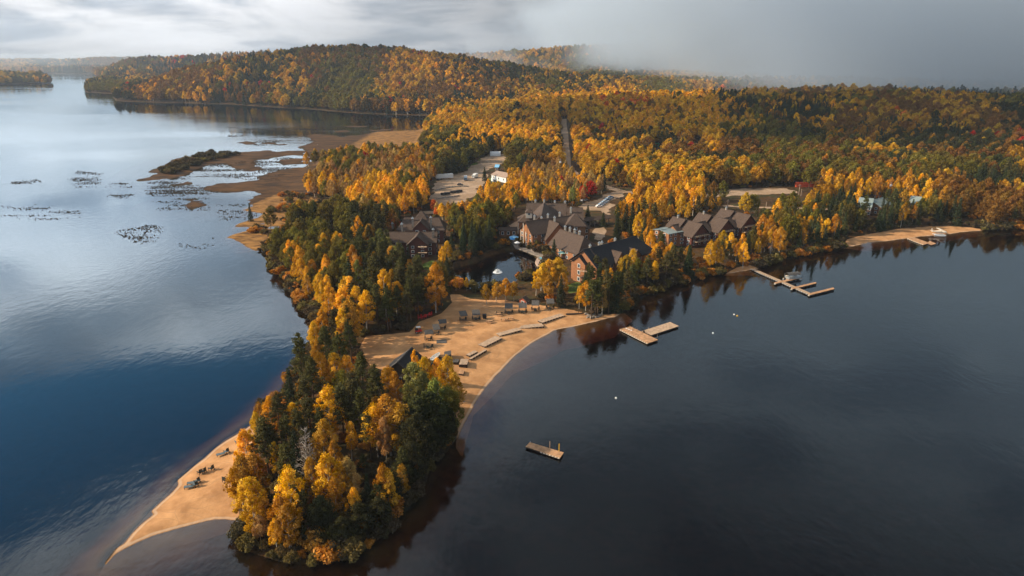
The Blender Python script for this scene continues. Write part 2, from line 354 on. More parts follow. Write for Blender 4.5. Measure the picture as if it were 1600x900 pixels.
# ------------------------------------------------------------------ water: reflecting surface over a tannin-brown body
m_water, g = mat('lake_water')
geo = g.add('ShaderNodeNewGeometry').outputs['Position']
calm = g.ramp(g.noise(g.scale(geo, (0.35, 1.0, 1)), 0.006, 4, 0.55, 0.6), (0.42, 0.62))
rip = g.math('ADD', g.math('MULTIPLY', g.noise(g.scale(geo, (1.0, 0.55, 1)), 0.9, 3, 0.6), 0.6), g.noise(g.scale(geo, (1.0, 0.7, 1)), 0.28, 2, 0.5))
bump = g.add('ShaderNodeBump', ins={'Strength': g.math('ADD', g.math('MULTIPLY', calm, 0.10), 0.035), 'Distance': 0.5, 'Height': rip}).outputs[0]
fr = g.add('ShaderNodeFresnel', ins={'IOR': 1.42, 'Normal': bump}).outputs[0]
gl = g.add('ShaderNodeBsdfGlossy', ins={'Color': (0.78, 0.91, 1, 1), 'Roughness': g.math('ADD', g.math('MULTIPLY', calm, 0.05), 0.035), 'Normal': bump})
tr = g.add('ShaderNodeBsdfTransparent', ins={0: (0.95, 0.93, 0.9, 1)})
sh = g.add('ShaderNodeMixShader', ins={0: fr, 1: tr.outputs[0], 2: gl.outputs[0]})
va = g.add('ShaderNodeVolumeAbsorption', ins={'Color': (0.72, 0.34, 0.0, 1), 'Density': 0.46})
g.add('ShaderNodeOutputMaterial', ins={'Surface': sh.outputs[0], 'Volume': va.outputs[0]})
def box_mesh(name, x0, x1, y0, y1, z0, z1, mats=()):
    V = [(x0,y0,z0),(x1,y0,z0),(x1,y1,z0),(x0,y1,z0),(x0,y0,z1),(x1,y0,z1),(x1,y1,z1),(x0,y1,z1)]
    return new_mesh(name, V, [(0,3,2,1),(4,5,6,7),(0,1,5,4),(1,2,6,5),(2,3,7,6),(3,0,4,7)], mats)
tag(link('lake_water', box_mesh('lake_water', -9500, 9500, 20, 9600, -7.0, 0.0, (m_water,))), kind='structure')
# ------------------------------------------------------------------ foliage material: colour comes from each tree's own tint
def leaf_mat(name, trans=0.28, hue=0.0):
    m, n = mat(name)
    tint = n.add('ShaderNodeAttribute', attribute_type='INSTANCER', attribute_name='tint').outputs['Color']
    v = n.add('ShaderNodeAttribute', attribute_name='v').outputs['Fac']
    hsv = n.add('ShaderNodeHueSaturation', ins={'Hue': n.math('ADD', 0.487, n.math('MULTIPLY', v, 0.026)), 'Saturation': n.math('ADD', 1.12, n.math('MULTIPLY', v, -0.22)), 'Value': n.math('ADD', 0.45, n.math('MULTIPLY', v, 1.05)), 'Color': tint})
    d = n.add('ShaderNodeBsdfDiffuse', ins={0: hsv.outputs[0]})
    t = n.add('ShaderNodeBsdfTranslucent', ins={0: hsv.outputs[0]})
    mxs = n.add('ShaderNodeMixShader', ins={0: trans, 1: d.outputs[0], 2: t.outputs[0]})
    n.add('ShaderNodeOutputMaterial', ins={0: mxs.outputs[0]}); return m
m_leaf = leaf_mat('broad_leaves', 0.30); m_needle = leaf_mat('needles', 0.10)
def bark(name, c1, c2, sc):
    m, n = mat(name); tc = n.add('ShaderNodeTexCoord').outputs['Object']
    f = n.noise(n.scale(tc, (1, 1, 2.4)), sc, 4, 0.7)
    c = n.mix(n.ramp(f, (0.52, 0.66)), c1, c2)
    b = n.add('ShaderNodeBsdfPrincipled', ins={'Base Color': c, 'Roughness': 0.85, 'Specular IOR Level': 0.15})
    n.add('ShaderNodeOutputMaterial', ins={0: b.outputs[0]}); return m
m_birchbark = bark('birch_bark', (0.50, 0.44, 0.36), (0.07, 0.05, 0.04), 2.5)
m_bark = bark('brown_bark', (0.12, 0.078, 0.048), (0.045, 0.03, 0.022), 3.0)
m_dead = bark('grey_dead_wood', (0.30, 0.26, 0.22), (0.16, 0.13, 0.11), 3.0)
def unit(a): return a/np.maximum(np.linalg.norm(a, axis=-1, keepdims=True), 1e-9)
class Foliage:
    def __init__(s, seed): s.r = np.random.default_rng(seed); s.c = []; s.o = []; s.s = []; s.v = []
    def clump(s, c, rad, n, size, vv=None, flat=0.0, fill=0.35):
        r = s.r; d = unit(r.normal(size=(n, 3))); rr = fill+(1-fill)*r.random((n, 1))**0.6
        p = np.asarray(c)+d*rr*np.asarray(rad); vb = r.random() if vv is None else vv
        nn = unit(d+0.75*r.normal(size=(n, 3))+np.array([0, 0, flat]))
        s.c.append(p); s.o.append(nn); s.s.append(size*(0.6+0.8*r.random(n)))
        s.v.append(np.clip(0.5*vb+0.5*r.random(n), 0, 1))
    def arrays(s):
        p = np.concatenate(s.c); n = np.concatenate(s.o); z = np.concatenate(s.s)[:, None]; v = np.concatenate(s.v)
        t = unit(np.cross(n, s.r.normal(size=n.shape))); b = np.cross(n, t)
        V = np.stack([p+t*z*.62, p+b*z*.45+t*z*.1, p-t*z*.6, p-b*z*.45-t*z*.08], 1).reshape(-1, 3)
        F = np.arange(len(V)).reshape(-1, 4); return V, F, np.repeat(v, 4)
def tubes(paths, sides=5):
    V = []; F = []
    for pts, rad in paths:
        base = len(V); pts = [Vector(p) for p in pts]
        for i, p in enumerate(pts):
            d = (pts[min(i+1, len(pts)-1)]-pts[max(i-1, 0)]).normalized(); a = d.orthogonal().normalized(); b_ = d.cross(a)
            for k in range(sides):
                t = 2*math.pi*k/sides; V.append(tuple(p+(a*math.cos(t)+b_*math.sin(t))*rad[i]))
        for i in range(len(pts)-1):
            for k in range(sides):
                k2 = (k+1) % sides; F.append((base+i*sides+k, base+i*sides+k2, base+(i+1)*sides+k2, base+(i+1)*sides+k))
    return V, F
def gen(kind, seed, lod):
    """returns (Foliage or None, limb paths). lod 0 near, 1 middle, 2 far"""
    r = random.Random(seed*97+3); f = Foliage(seed); paths = []
    q = (1.0, 0.30, 0.075)[lod]; big = (1.0, 1.75, 3.3)[lod]
    if kind == 'birch' or kind == 'round':
        H = 12.0; lean = (r.uniform(-.6, .6), r.uniform(-.6, .6)); RX = 2.1+r.random()*.5 if kind == 'birch' else 3.1+r.random()*.5
        z0, z1 = (0.26+0.1*r.random())*H, H
        trunk = [(0, 0, -0.3), (lean[0]*.3, lean[1]*.3, H*.35), (lean[0]*.7, lean[1]*.7, H*.7), (lean[0], lean[1], H*.95)]
        paths.append((trunk, [.17, .13, .08, .02]))
        if kind == 'birch' and r.random() < .55:
            a = r.uniform(0, 6.28); paths.append(([(0, 0, 0), (math.cos(a)*.7, math.sin(a)*.7, H*.35), (math.cos(a)*1.2, math.sin(a)*1.2, H*.75)], [.12, .09, .03]))
        NCl = 44 if kind == 'birch' else 52
        for i in range(NCl):
            u = (i+r.random())/NCl; z = z0+(z1-z0)*u
            prof = math.sin(math.pi*min(1, (u*.93+.10)))**(0.62 if kind == 'birch' else 0.5)*(1.1-0.25*u)
            a = i*2.399+r.uniform(-.5, .5); rr = RX*prof*(0.22+.80*r.random()**.6)
            c = (lean[0]*z/H+math.cos(a)*rr, lean[1]*z/H+math.sin(a)*rr, z-.3)
            cr = (0.42+.62*r.random()**1.5)*(1 if kind == 'birch' else 1.2)
            f.clump(c, (cr, cr, cr*1.15), max(5, int(175*q)), 0.20*big*(1 if kind == 'birch' else 1.15), None, 0.15)
            if i % 2 == 0 and lod < 2:
                zb = max(1.5, z-1.2-.25*rr); paths.append(([(lean[0]*zb/H, lean[1]*zb/H, zb), tuple(c)], [.06, .015]))
    elif kind == 'pine':
        H = 15.0; lean = (r.uniform(-.5, .5), r.uniform(-.5, .5)); zb = (0.36+.18*r.random())*H
        paths.append(([(0, 0, -0.3), (lean[0]*.5, lean[1]*.5, H*.5), (lean[0], lean[1], H*.98)], [.20, .15, .03]))
        z = zb; k = 0
        while z < H*0.99:
            u = (z-zb)/(H-zb); L = (2.5*(1-u)**.62*(0.55+.45*math.sin(math.pi*min(1, u*1.6+.25)))+.35)
            nb = 5 if u < .8 else 3
            for j in range(nb):
                if r.random() < .16: continue
                a = k*1.1+j*6.283/nb+r.uniform(-.35, .35); l = L*r.uniform(.65, 1.2)
                tip = (lean[0]*z/H+math.cos(a)*l, lean[1]*z/H+math.sin(a)*l, z+.25*l*r.uniform(.2, 1)+.1)
                if lod < 2: paths.append(([(lean[0]*z/H, lean[1]*z/H, z), tip], [.05, .015]))
                for s_ in (0.62, 1.0):
                    cc = tuple(np.array((lean[0]*z/H, lean[1]*z/H, z))*(1-s_)+np.array(tip)*s_)
                    cr = (.52+.35*r.random())*(1 if s_ == 1 else .8)
                    f.clump(cc, (cr*1.1, cr*1.1, cr*.62), max(3, int(70*q)), .23*big, None, .5, .2)
            z += .78+.2*r.random(); k += 1
        f.clump((lean[0], lean[1], H), (.35, .35, .6), max(4, int(60*q)), .2*big)
    elif kind == 'spruce':
        H = 13.0; paths.append(([(0, 0, -0.3), (0, 0, H*.98)], [.17, .02]))
        z = .9; k = 0
        while z < H:
            u = z/H; L = 2.15*(1-u)**.85+.12; nb = 7 if u < .6 else 5
            for j in range(nb):
                a = k*.9+j*6.283/nb+r.uniform(-.25, .25); l = L*r.uniform(.75, 1.15)
                for s_ in ((0.45, .95) if l > .9 else (.7,)):
                    c = (math.cos(a)*l*s_, math.sin(a)*l*s_, z-.28*l*s_)
                    cr = .30+.22*l*.6
                    f.clump(c, (cr, cr, cr*.5), max(3, int(38*q)), .21*big, None, .4, .1)
            z += .52+.25*(1-u); k += 1
    elif kind == 'shrub':
        for i in range(13):
            a = r.uniform(0, 6.283); rr = 1.5*math.sqrt(r.random()); z = (1.0+1.4*r.random())*(1-.22*rr)
            f.clump((math.cos(a)*rr, math.sin(a)*rr, z), (.75, .75, .7), max(5, int(150*q)), .24*big)
            if lod < 2: paths.append(([(0.2*math.cos(a), 0.2*math.sin(a), -.2), (math.cos(a)*rr, math.sin(a)*rr, z+.3)], [.05, .012]))
    elif kind == 'bare':
        H = 12.0; paths.append(([(0, 0, -.3), (.4, .1, H*.5), (.9, 0, H)], [.17, .11, .02]))
        for i in range(46):
            z = H*(.22+.76*r.random()); a = r.uniform(0, 6.283); l = 2.3*(1.05-z/H)**.6*r.uniform(.5, 1.1)
            p0 = (.9*z/H, 0, z); p1 = (p0[0]+math.cos(a)*l*.6, math.sin(a)*l*.6, z+l*.35); p2 = (p0[0]+math.cos(a)*l, math.sin(a)*l, z+l*.15)
            paths.append(([p0, p1, p2], [.05, .035, .01]))
            for _ in range(3):
                b2 = a+r.uniform(-1, 1); paths.append(([p1, (p1[0]+math.cos(b2)*l*.4, p1[1]+math.sin(b2)*l*.4, p1[2]+r.uniform(-.2, .5))], [.025, .008]))
        f.clump((.6, 0, H*.62), (1.5, 1.5, 3.6), int(420*q)+8, .13*big)
    return f, paths
PROTO = {}
MATS = {'birch': (m_leaf, m_birchbark), 'round': (m_leaf, m_bark), 'pine': (m_needle, m_bark), 'spruce': (m_needle, m_bark), 'shrub': (m_leaf, m_bark), 'bare': (m_leaf, m_dead)}
def crown_trunk(kind, var, lod):
    key = (kind, var, lod)
    if key in PROTO: return PROTO[key]
    f, paths = gen(kind, var*13+{'birch': 1, 'round': 2, 'pine': 3, 'spruce': 4, 'shrub': 5, 'bare': 6}[kind], lod)
    V, F, v = f.arrays(); ml, mb = MATS[kind]
    cme = fast_mesh(kind+'_crown', V, F, (ml,)); a = cme.attributes.new('v', 'FLOAT', 'POINT'); a.data.foreach_set('value', v.astype(np.float32))
    tV, tF = tubes(paths, 5 if lod == 0 else 3); tme = new_mesh(kind+'_trunk', tV, tF, (mb,), True)
    joined = None
    if lod > 0:
        nv = len(V); VV = np.concatenate([V, np.array(tV)]); 
        joined = fast_mesh(kind+'_tree', VV, np.concatenate([F, np.array(tF)+nv]), (ml, mb))
        joined.polygons.foreach_set('material_index', np.concatenate([np.zeros(len(F), np.int32), np.ones(len(tF), np.int32)]))
        a = joined.attributes.new('v', 'FLOAT', 'POINT'); a.data.foreach_set('value', np.concatenate([v, np.full(len(tV), .5)]).astype(np.float32))
    PROTO[key] = (cme, tme, joined); return PROTO[key]
NVAR = {'birch': 5, 'round': 4, 'pine': 5, 'spruce': 3, 'shrub': 3, 'bare': 2}
BASEH = {'birch': 12.0, 'round': 12.0, 'pine': 15.0, 'spruce': 13.0, 'shrub': 2.9, 'bare': 12.0}
# ------------------------------------------------------------------ species: shape, tint, name
SPEC = {
 'gold':   ('birch', (0.82, 0.430, 0.020), 'birch_tree', 'golden'),
 'amber':  ('birch', (0.52, 0.245, 0.024), 'birch_tree', 'amber'),
 'pale':   ('birch', (0.46, 0.270, 0.085), 'birch_tree', 'pale thin-leaved'),
 'rust':   ('round', (0.25, 0.122, 0.026), 'maple_tree', 'rust-brown'),
 'ogold':  ('round', (0.58, 0.315, 0.022), 'maple_tree', 'orange-gold'),
 'red':    ('round', (0.50, 0.030, 0.014), 'maple_tree', 'scarlet'),
 'orange': ('round', (0.75, 0.160, 0.016), 'maple_tree', 'bright orange'),
 'olive':  ('round', (0.190, 0.150, 0.026), 'poplar_tree', 'olive-yellow'),
 'green':  ('round', (0.062, 0.060, 0.022), 'poplar_tree', 'dull green'),
 'lime':   ('birch', (0.220, 0.215, 0.055), 'poplar_tree', 'pale green'),
 'pine':   ('pine', (0.088, 0.078, 0.026), 'pine_tree', 'dark green'),
 'spruce': ('spruce', (0.045, 0.055, 0.026), 'spruce_tree', 'dark'),
 'shrub':  ('shrub', (0.170, 0.125, 0.040), 'shrub', 'olive-brown'),
 'bshrub': ('shrub', (0.100, 0.075, 0.040), 'shrub', 'grey-brown'),
 'gshrub': ('shrub', (0.50, 0.200, 0.030), 'shrub', 'orange-gold'),
 'dead':   ('bare', (0.28, 0.23, 0.16), 'dead_tree', 'bare grey'),
}
SP = list(SPEC)
# ------------------------------------------------------------------ building footprints: name, cx, cy, length, width, angle (deg)
FOOT = []
def foot(cx, cy, l, w_, ang): FOOT.append((cx, cy, l, w_, R(ang)))
foot(35.5, 249, 30, 15, 43); foot(-40, 290, 24, 38, 0); foot(15, 305, 36, 34, 0); foot(18, 284, 30, 16, -30); foot(28, 320, 26, 30, 0); foot(40, 300, 18, 6, 5)
foot(88, 301, 52, 20, 38); foot(-29, 171, 12, 11, 30); foot(2.5, 231, 3, 3, 0); foot(205, 385, 34, 16, 0); foot(228, 383, 16, 10, 0)
# parts of the view that stay open (crowns may not cover them)
CLEAR = [[(626,331),(662,326),(692,340),(697,362),(692,384),(688,412),(652,414),(651,380),(640,374),(603,371),(603,362),(627,360)],
 [(803,346),(808,322),(818,314),(915,316),(932,330),(958,338),(955,348),(925,352),(927,392),(912,402),(880,392),(868,385),(866,404),(845,406),(838,396),(800,384),(778,372),(778,364),(802,362)],
 [(886,440),(884,405),(911,388),(985,367),(1005,376),(1012,388),(1000,392),(975,400),(955,414),(925,412),(905,425),(900,440)],
 [(1026,358),(1052,337),(1090,345),(1093,331),(1125,324),(1180,342),(1176,360),(1150,366),(1110,376),(1075,384),(1060,380),(1030,378)],
 [(712,434),(735,413),(790,394),(838,402),(840,420),(815,430),(780,437),(735,446)],
 [(876,198),(884,196),(890,215),(893,250),(884,252),(879,225)],
 [(679,314),(677,300),(678,288),(684,273),(705,268),(728,262),(752,244),(762,238),(790,238),(795,246),(782,256),(768,268),(760,284),(742,296),(736,306),(715,316)],
 [(766,266),(790,266),(790,284),(768,284)],
 [(907,322),(925,311),(958,296),(990,290),(988,298),(955,318),(940,330),(915,328)],[(928,366),(945,352),(955,360),(950,370),(935,378)],
 [(1098,303),(1150,292),(1238,288),(1275,284),(1275,292),(1238,298),(1140,303)],[(1135,316),(1262,318),(1262,323),(1135,322)],
 [(1345,308),(1382,308),(1380,317),(1345,317)],[(1424,305),(1441,305),(1441,312),(1424,312)],
 [(560,545),(575,527),(598,524),(640,523),(660,502),(700,490),(706,477),(704,464),(716,463),(760,474),(800,477),(860,482),(925,488),(950,488),(900,520),(800,570),(740,640),(720,660),(716,640),(716,580),(700,568),(670,560),(655,552),(640,545),(615,572),(590,575)],
 [(606,572),(625,562),(643,542),(660,556),(655,570),(640,565)],
 [(150,890),(190,840),(270,750),(345,680),(380,664),(372,700),(352,765),(368,812),(320,825),(240,850)],
 [(1320,386),(1440,358),(1530,357),(1450,372),(1350,384)],
 [(994,243),(1040,234),(1042,238),(1000,246)],[(1022,222),(1032,222),(1032,230),(1022,230)],[(1084,214),(1096,214),(1096,224),(1084,224)],
 [(1160,424),(1190,412),(1200,418),(1170,426)],[(800,452),(828,460),(826,478),(812,478)]]
HERO = [ # top px, top py, height m, species, width factor
 (382,671,11,'gold',1.0),(397,646,10,'gold',.9),(417,621,11,'gold',1.0),(455,631,9,'gold',1.15),(378,702,12,'amber',1.25),(366,736,10,'gold',1.2),(382,737,10,'gold',1.3),
 (395,700,12,'amber',1.1),(390,765,9,'gold',1.1),(408,650,14,'pine',1.1),(430,615,13,'pine',1.0),(429,690,9,'gold',.75),(448,725,13,'gold',1.0),(433,768,10,'amber',1.1),(442,790,10,'amber',1.0),
 (510,608,13,'gold',1.2),(545,660,9,'gold',.7),(605,615,14,'amber',1.45),(585,632,12,'gold',1.2),(628,628,13,'amber',1.2),(512,708,12,'gold',1.1),(530,722,10,'gold',1.0),(550,758,8,'gold',1.0),
 (597,729,11,'amber',.75),(610,758,10,'gold',1.0),(637,759,8,'amber',.9),(497,733,7,'orange',.7),(604,731,5,'red',.5),(486,716,10,'amber',.9),(470,662,16,'dead',1.0),(458,672,14,'spruce',.9),(476,690,12,'dead',1.1),
 (465,518,16,'pine',1.0),(449,573,13,'spruce',1.05),(505,510,14,'pine',1.15),(525,521,14,'pine',1.1),(492,530,11,'amber',.9),(483,560,14,'pine',1.1),(470,590,13,'pine',1.1),(500,553,10,'gold',1.2),(520,552,10,'gold',1.1),
 (542,558,9,'gold',1.1),(562,553,14,'pine',1.0),(548,585,14,'pine',1.15),(585,573,13,'pine',1.1),(530,600,14,'pine',1.1),(560,610,13,'pine',1.0),(575,645,11,'pine',.9),(606,576,10,'gold',1.0),(618,582,10,'amber',.9),(640,565,14,'lime',1.1),
 (660,575,13,'lime',1.0),(676,588,14,'lime',1.1),(646,549,9,'gold',.6),(662,558,10,'ogold',.85),(682,556,10,'gold',.9),(700,553,12,'gold',.95),(706,575,12,'amber',1.0),(655,612,14,'green',1.2),(678,620,14,'green',1.3),
 (695,600,12,'olive',1.0),(650,640,13,'green',1.1),(685,655,12,'green',1.2),(700,640,9,'green',1.0),(668,680,12,'pine',1.2),(645,700,10,'green',1.0),(690,690,9,'green',1.0),(625,690,11,'pine',1.0),(655,725,9,'shrub',1.0),
 (420,662,12,'pine',1.0),(442,650,13,'pine',1.0),(463,640,12,'pine',1.0),(440,690,11,'pine',1.1),(500,660,12,'amber',1.0),(498,680,8,'gold',.9),(522,690,9,'amber',.8),(545,600,13,'pine',1),(480,620,13,'pine',1.1),(500,640,12,'pine',1),
 (540,715,10,'pale',1.1),(552,735,8,'pale',1.0),(470,760,9,'pine',.9),(520,745,9,'amber',1.0),(500,770,8,'green',1.1),(560,790,7,'green',1.2),(590,790,7,'green',1.1),(485,790,7,'green',1.1),(530,800,6,'green',1.2),(455,800,6,'olive',1.0),
 (620,780,8,'green',1.0),(640,735,8,'green',1),(572,735,8,'spruce',.9),(597,765,8,'green',1.1),(565,760,7,'green',1.0),(600,650,11,'pale',.8),(403,740,8,'pine',1.0),(412,770,7,'amber',1.0),(400,795,6,'pale',1.1),(425,800,7,'gold',.9),(448,812,7,'amber',.8),
 # round the beach, the lodge and the pond
 (917,438,10,'gold',1.1),(906,445,8,'gold',.9),(933,440,11,'pine',.9),(947,445,10,'pale',.9),(760,445,7,'amber',1.1),(712,434,5,'gold',.9),(729,434,5,'gold',.9),(790,436,8,'gold',1.3),(775,441,7,'amber',1.2),(803,440,7,'amber',1.2),
 (846,413,10,'gold',1.3),(860,408,11,'gold',1.35),(872,405,11,'ogold',1.1),(838,424,9,'gold',1.2),(880,428,9,'amber',1.1),(857,432,9,'amber',1.1),(700,378,9,'gold',1.1),(712,376,10,'amber',1.2),(728,378,10,'gold',1.2),(745,379,9,'gold',1.2),(756,384,8,'amber',1.1),(690,386,9,'gold',.9),
 (866,375,8,'spruce',1.3),(884,378,6,'gold',1.0),(893,376,5,'ogold',.9),(610,335,9,'red',1.1),(605,328,9,'orange',.9),(622,343,6,'red',1.1),(677,312,7,'orange',.9),(681,324,5,'orange',.9),(596,333,10,'pine',1),(624,330,9,'spruce',1.0),
 (1000,216,10,'red',.7),(943,333,7,'spruce',1.6),(919,322,9,'spruce',1.4),(757,262,9,'spruce',1.3),(828,258,9,'spruce',1),(1065,385,9,'pine',1.1),(1035,363,13,'pine',1.1),(1052,380,12,'pine',1.1),(990,390,12,'gold',.9),(978,398,11,'ogold',1),
 (1206,372,8,'dead',1.0),(925,416,12,'pine',1.0),(938,410,13,'spruce',1.1),(951,418,14,'pine',1.2),(963,428,12,'spruce',1.1),(941,433,13,'pine',1.0),(977,428,14,'pine',1.2),(992,436,13,'pine',1.0),(1001,418,12,'pine',1.2),(1018,398,13,'pine',1.2),(1030,384,12,'pine',1.2),(1046,388,12,'pine',1.0),(1061,398,13,'pine',1.2),(1080,398,13,'pine',1.1),(1092,408,13,'pine',1.2),(1112,394,13,'spruce',1.0),(1002,447,13,'pine',1.0),(952,452,13,'pine',1.2),(968,457,13,'pine',1.1),(1012,437,13,'pine',1.1),(1036,424,14,'pine',1.2),(1056,428,13,'pine',1.1),(1076,424,14,'spruce',1.0),(1098,388,13,'spruce',1.2),(1022,436,14,'pine',1.1),(1120,404,14,'spruce',1.2),(985,452,12,'pine',1.0),(1131,361,9,'ogold',1),(1143,365,10,'gold',.9),(1162,365,10,'gold',1.0),(1283,337,10,'gold',.9),(1238,328,9,'gold',1),(932,400,11,'pine',1.1),(945,404,11,'pine',1.1),(920,412,10,'pine',.9)]
ZONES = [ # crown polygon in the view, min/max height, spacing, weights (species: weight)
 ([(425,400),(430,360),(445,340),(540,340),(560,380),(545,430),(520,520),(490,520),(450,450)], 8, 12, 4.2, dict(gold=8, amber=3, olive=1, pine=.6)),
 ([(540,330),(600,330),(610,370),(650,380),(665,420),(700,430),(708,480),(640,520),(560,545),(520,530),(545,430),(560,380)], 11, 16, 4.2, dict(pine=9, gold=3.2, amber=1.4, lime=.8, spruce=.6)),
 ([(690,330),(800,330),(800,385),(760,392),(700,382)], 11, 15, 4.4, dict(pine=8, olive=1.5, spruce=1, gold=.5)),
 ([(700,380),(770,384),(740,410),(700,420)], 7, 10, 4.2, dict(gold=5, amber=2)),
 ([(440,320),(450,240),(640,220),(680,250),(690,310),(560,335)], 9, 13, 4.4, dict(gold=9, amber=3, olive=1.6, pale=1, spruce=.3, red=.12)),
 ([(600,300),(700,310),(820,290),(880,300),(830,318),(800,345),(690,345),(600,330)], 6, 9.5, 4.0, dict(gold=6, amber=4, pale=1.5, olive=.7, pine=.5)),
 ([(740,270),(870,250),(960,280),(940,300),(900,320),(800,318),(740,312)], 7, 11, 4.1, dict(gold=8, amber=3, pale=1.6, spruce=.8, lime=.6, red=.15)),
 ([(640,200),(680,180),(870,155),(878,230),(840,240),(760,232),(735,258),(660,275),(640,240)], 11, 15, 5.0, dict(gold=5, ogold=2.5, olive=5, green=2.2, spruce=2.6, rust=.8)),
 ([(880,150),(1110,120),(1130,220),(1100,280),(990,285),(890,260)], 11, 15, 5.0, dict(gold=8, ogold=3, amber=2.5, olive=2.2, green=.8, spruce=2.0, pine=.9, orange=.1, rust=1, red=.02)),
 ([(940,270),(1100,240),(1110,300),(1080,330),(950,330)], 8, 12, 4.2, dict(gold=7, amber=5, rust=1.5, spruce=.8, pine=.5)),
 ([(940,300),(1140,300),(1140,340),(1030,345),(1010,380),(960,370),(930,340)], 9, 14, 4.3, dict(pine=4, spruce=2.5, gold=3, amber=2)),
 ([(1180,300),(1290,300),(1300,390),(1180,420),(1170,350)], 8, 13, 4.3, dict(gold=3.5, amber=2.6, pine=3, spruce=2.2, olive=1, orange=.2)),
 ([(880,380),(1180,340),(1190,420),(1030,455),(940,480),(900,440)], 8, 13, 4.2, dict(pine=9, gold=1.1, amber=1.4, spruce=3, olive=.8)),
 ([(1290,280),(1460,285),(1470,370),(1310,390)], 9, 14, 4.4, dict(pine=4.5, spruce=2.2, amber=1.8, gold=.7, olive=1)),
 ([(1440,280),(1620,260),(1620,360),(1460,362)], 8, 14, 4.8, dict(rust=3.5, amber=2.2, spruce=3, pine=1.5, ogold=1)),
 ([(1130,215),(1420,190),(1620,180),(1620,300),(1300,300),(1130,285)], 10, 15, 5.0, dict(rust=3.4, ogold=1.5, olive=3.2, green=3.2, spruce=5, amber=1, red=.05)),
 ([(1100,110),(1700,120),(1700,230),(1120,230)], 10, 15, 5.2, dict(ogold=3, rust=3.4, olive=3.4, green=2.2, spruce=3.4, gold=1.6, orange=.05)),
 ([(340,560),(480,500),(600,540),(730,560),(730,900),(340,900)], 6, 10, 5.2, dict(green=3, pine=3.5, olive=1.2, amber=1, pale=.5)),
 ([(100,100),(430,60),(760,75),(800,130),(690,190),(420,175),(170,165)], 12, 15, 6, dict(rust=3.4, ogold=2.4, olive=3, green=2.4, spruce=4.2, red=.15, gold=.9)),
 ([(700,80),(1200,60),(1120,150),(880,160),(700,170)], 12, 15, 6, dict(ogold=4.2, rust=2.2, olive=2.6, green=1.6, spruce=3, gold=1.8)),
]
DEFZ = (10, 14, 5, dict(rust=3.5, ogold=2.5, olive=2, spruce=2.2, green=1, gold=1))
def zone_of(cx, cyy):
    z = np.full(len(cx), len(ZONES)); 
    for i in range(len(ZONES)-1, -1, -1): z[inpoly(cx, cyy, ZONES[i][0])] = i
    return z
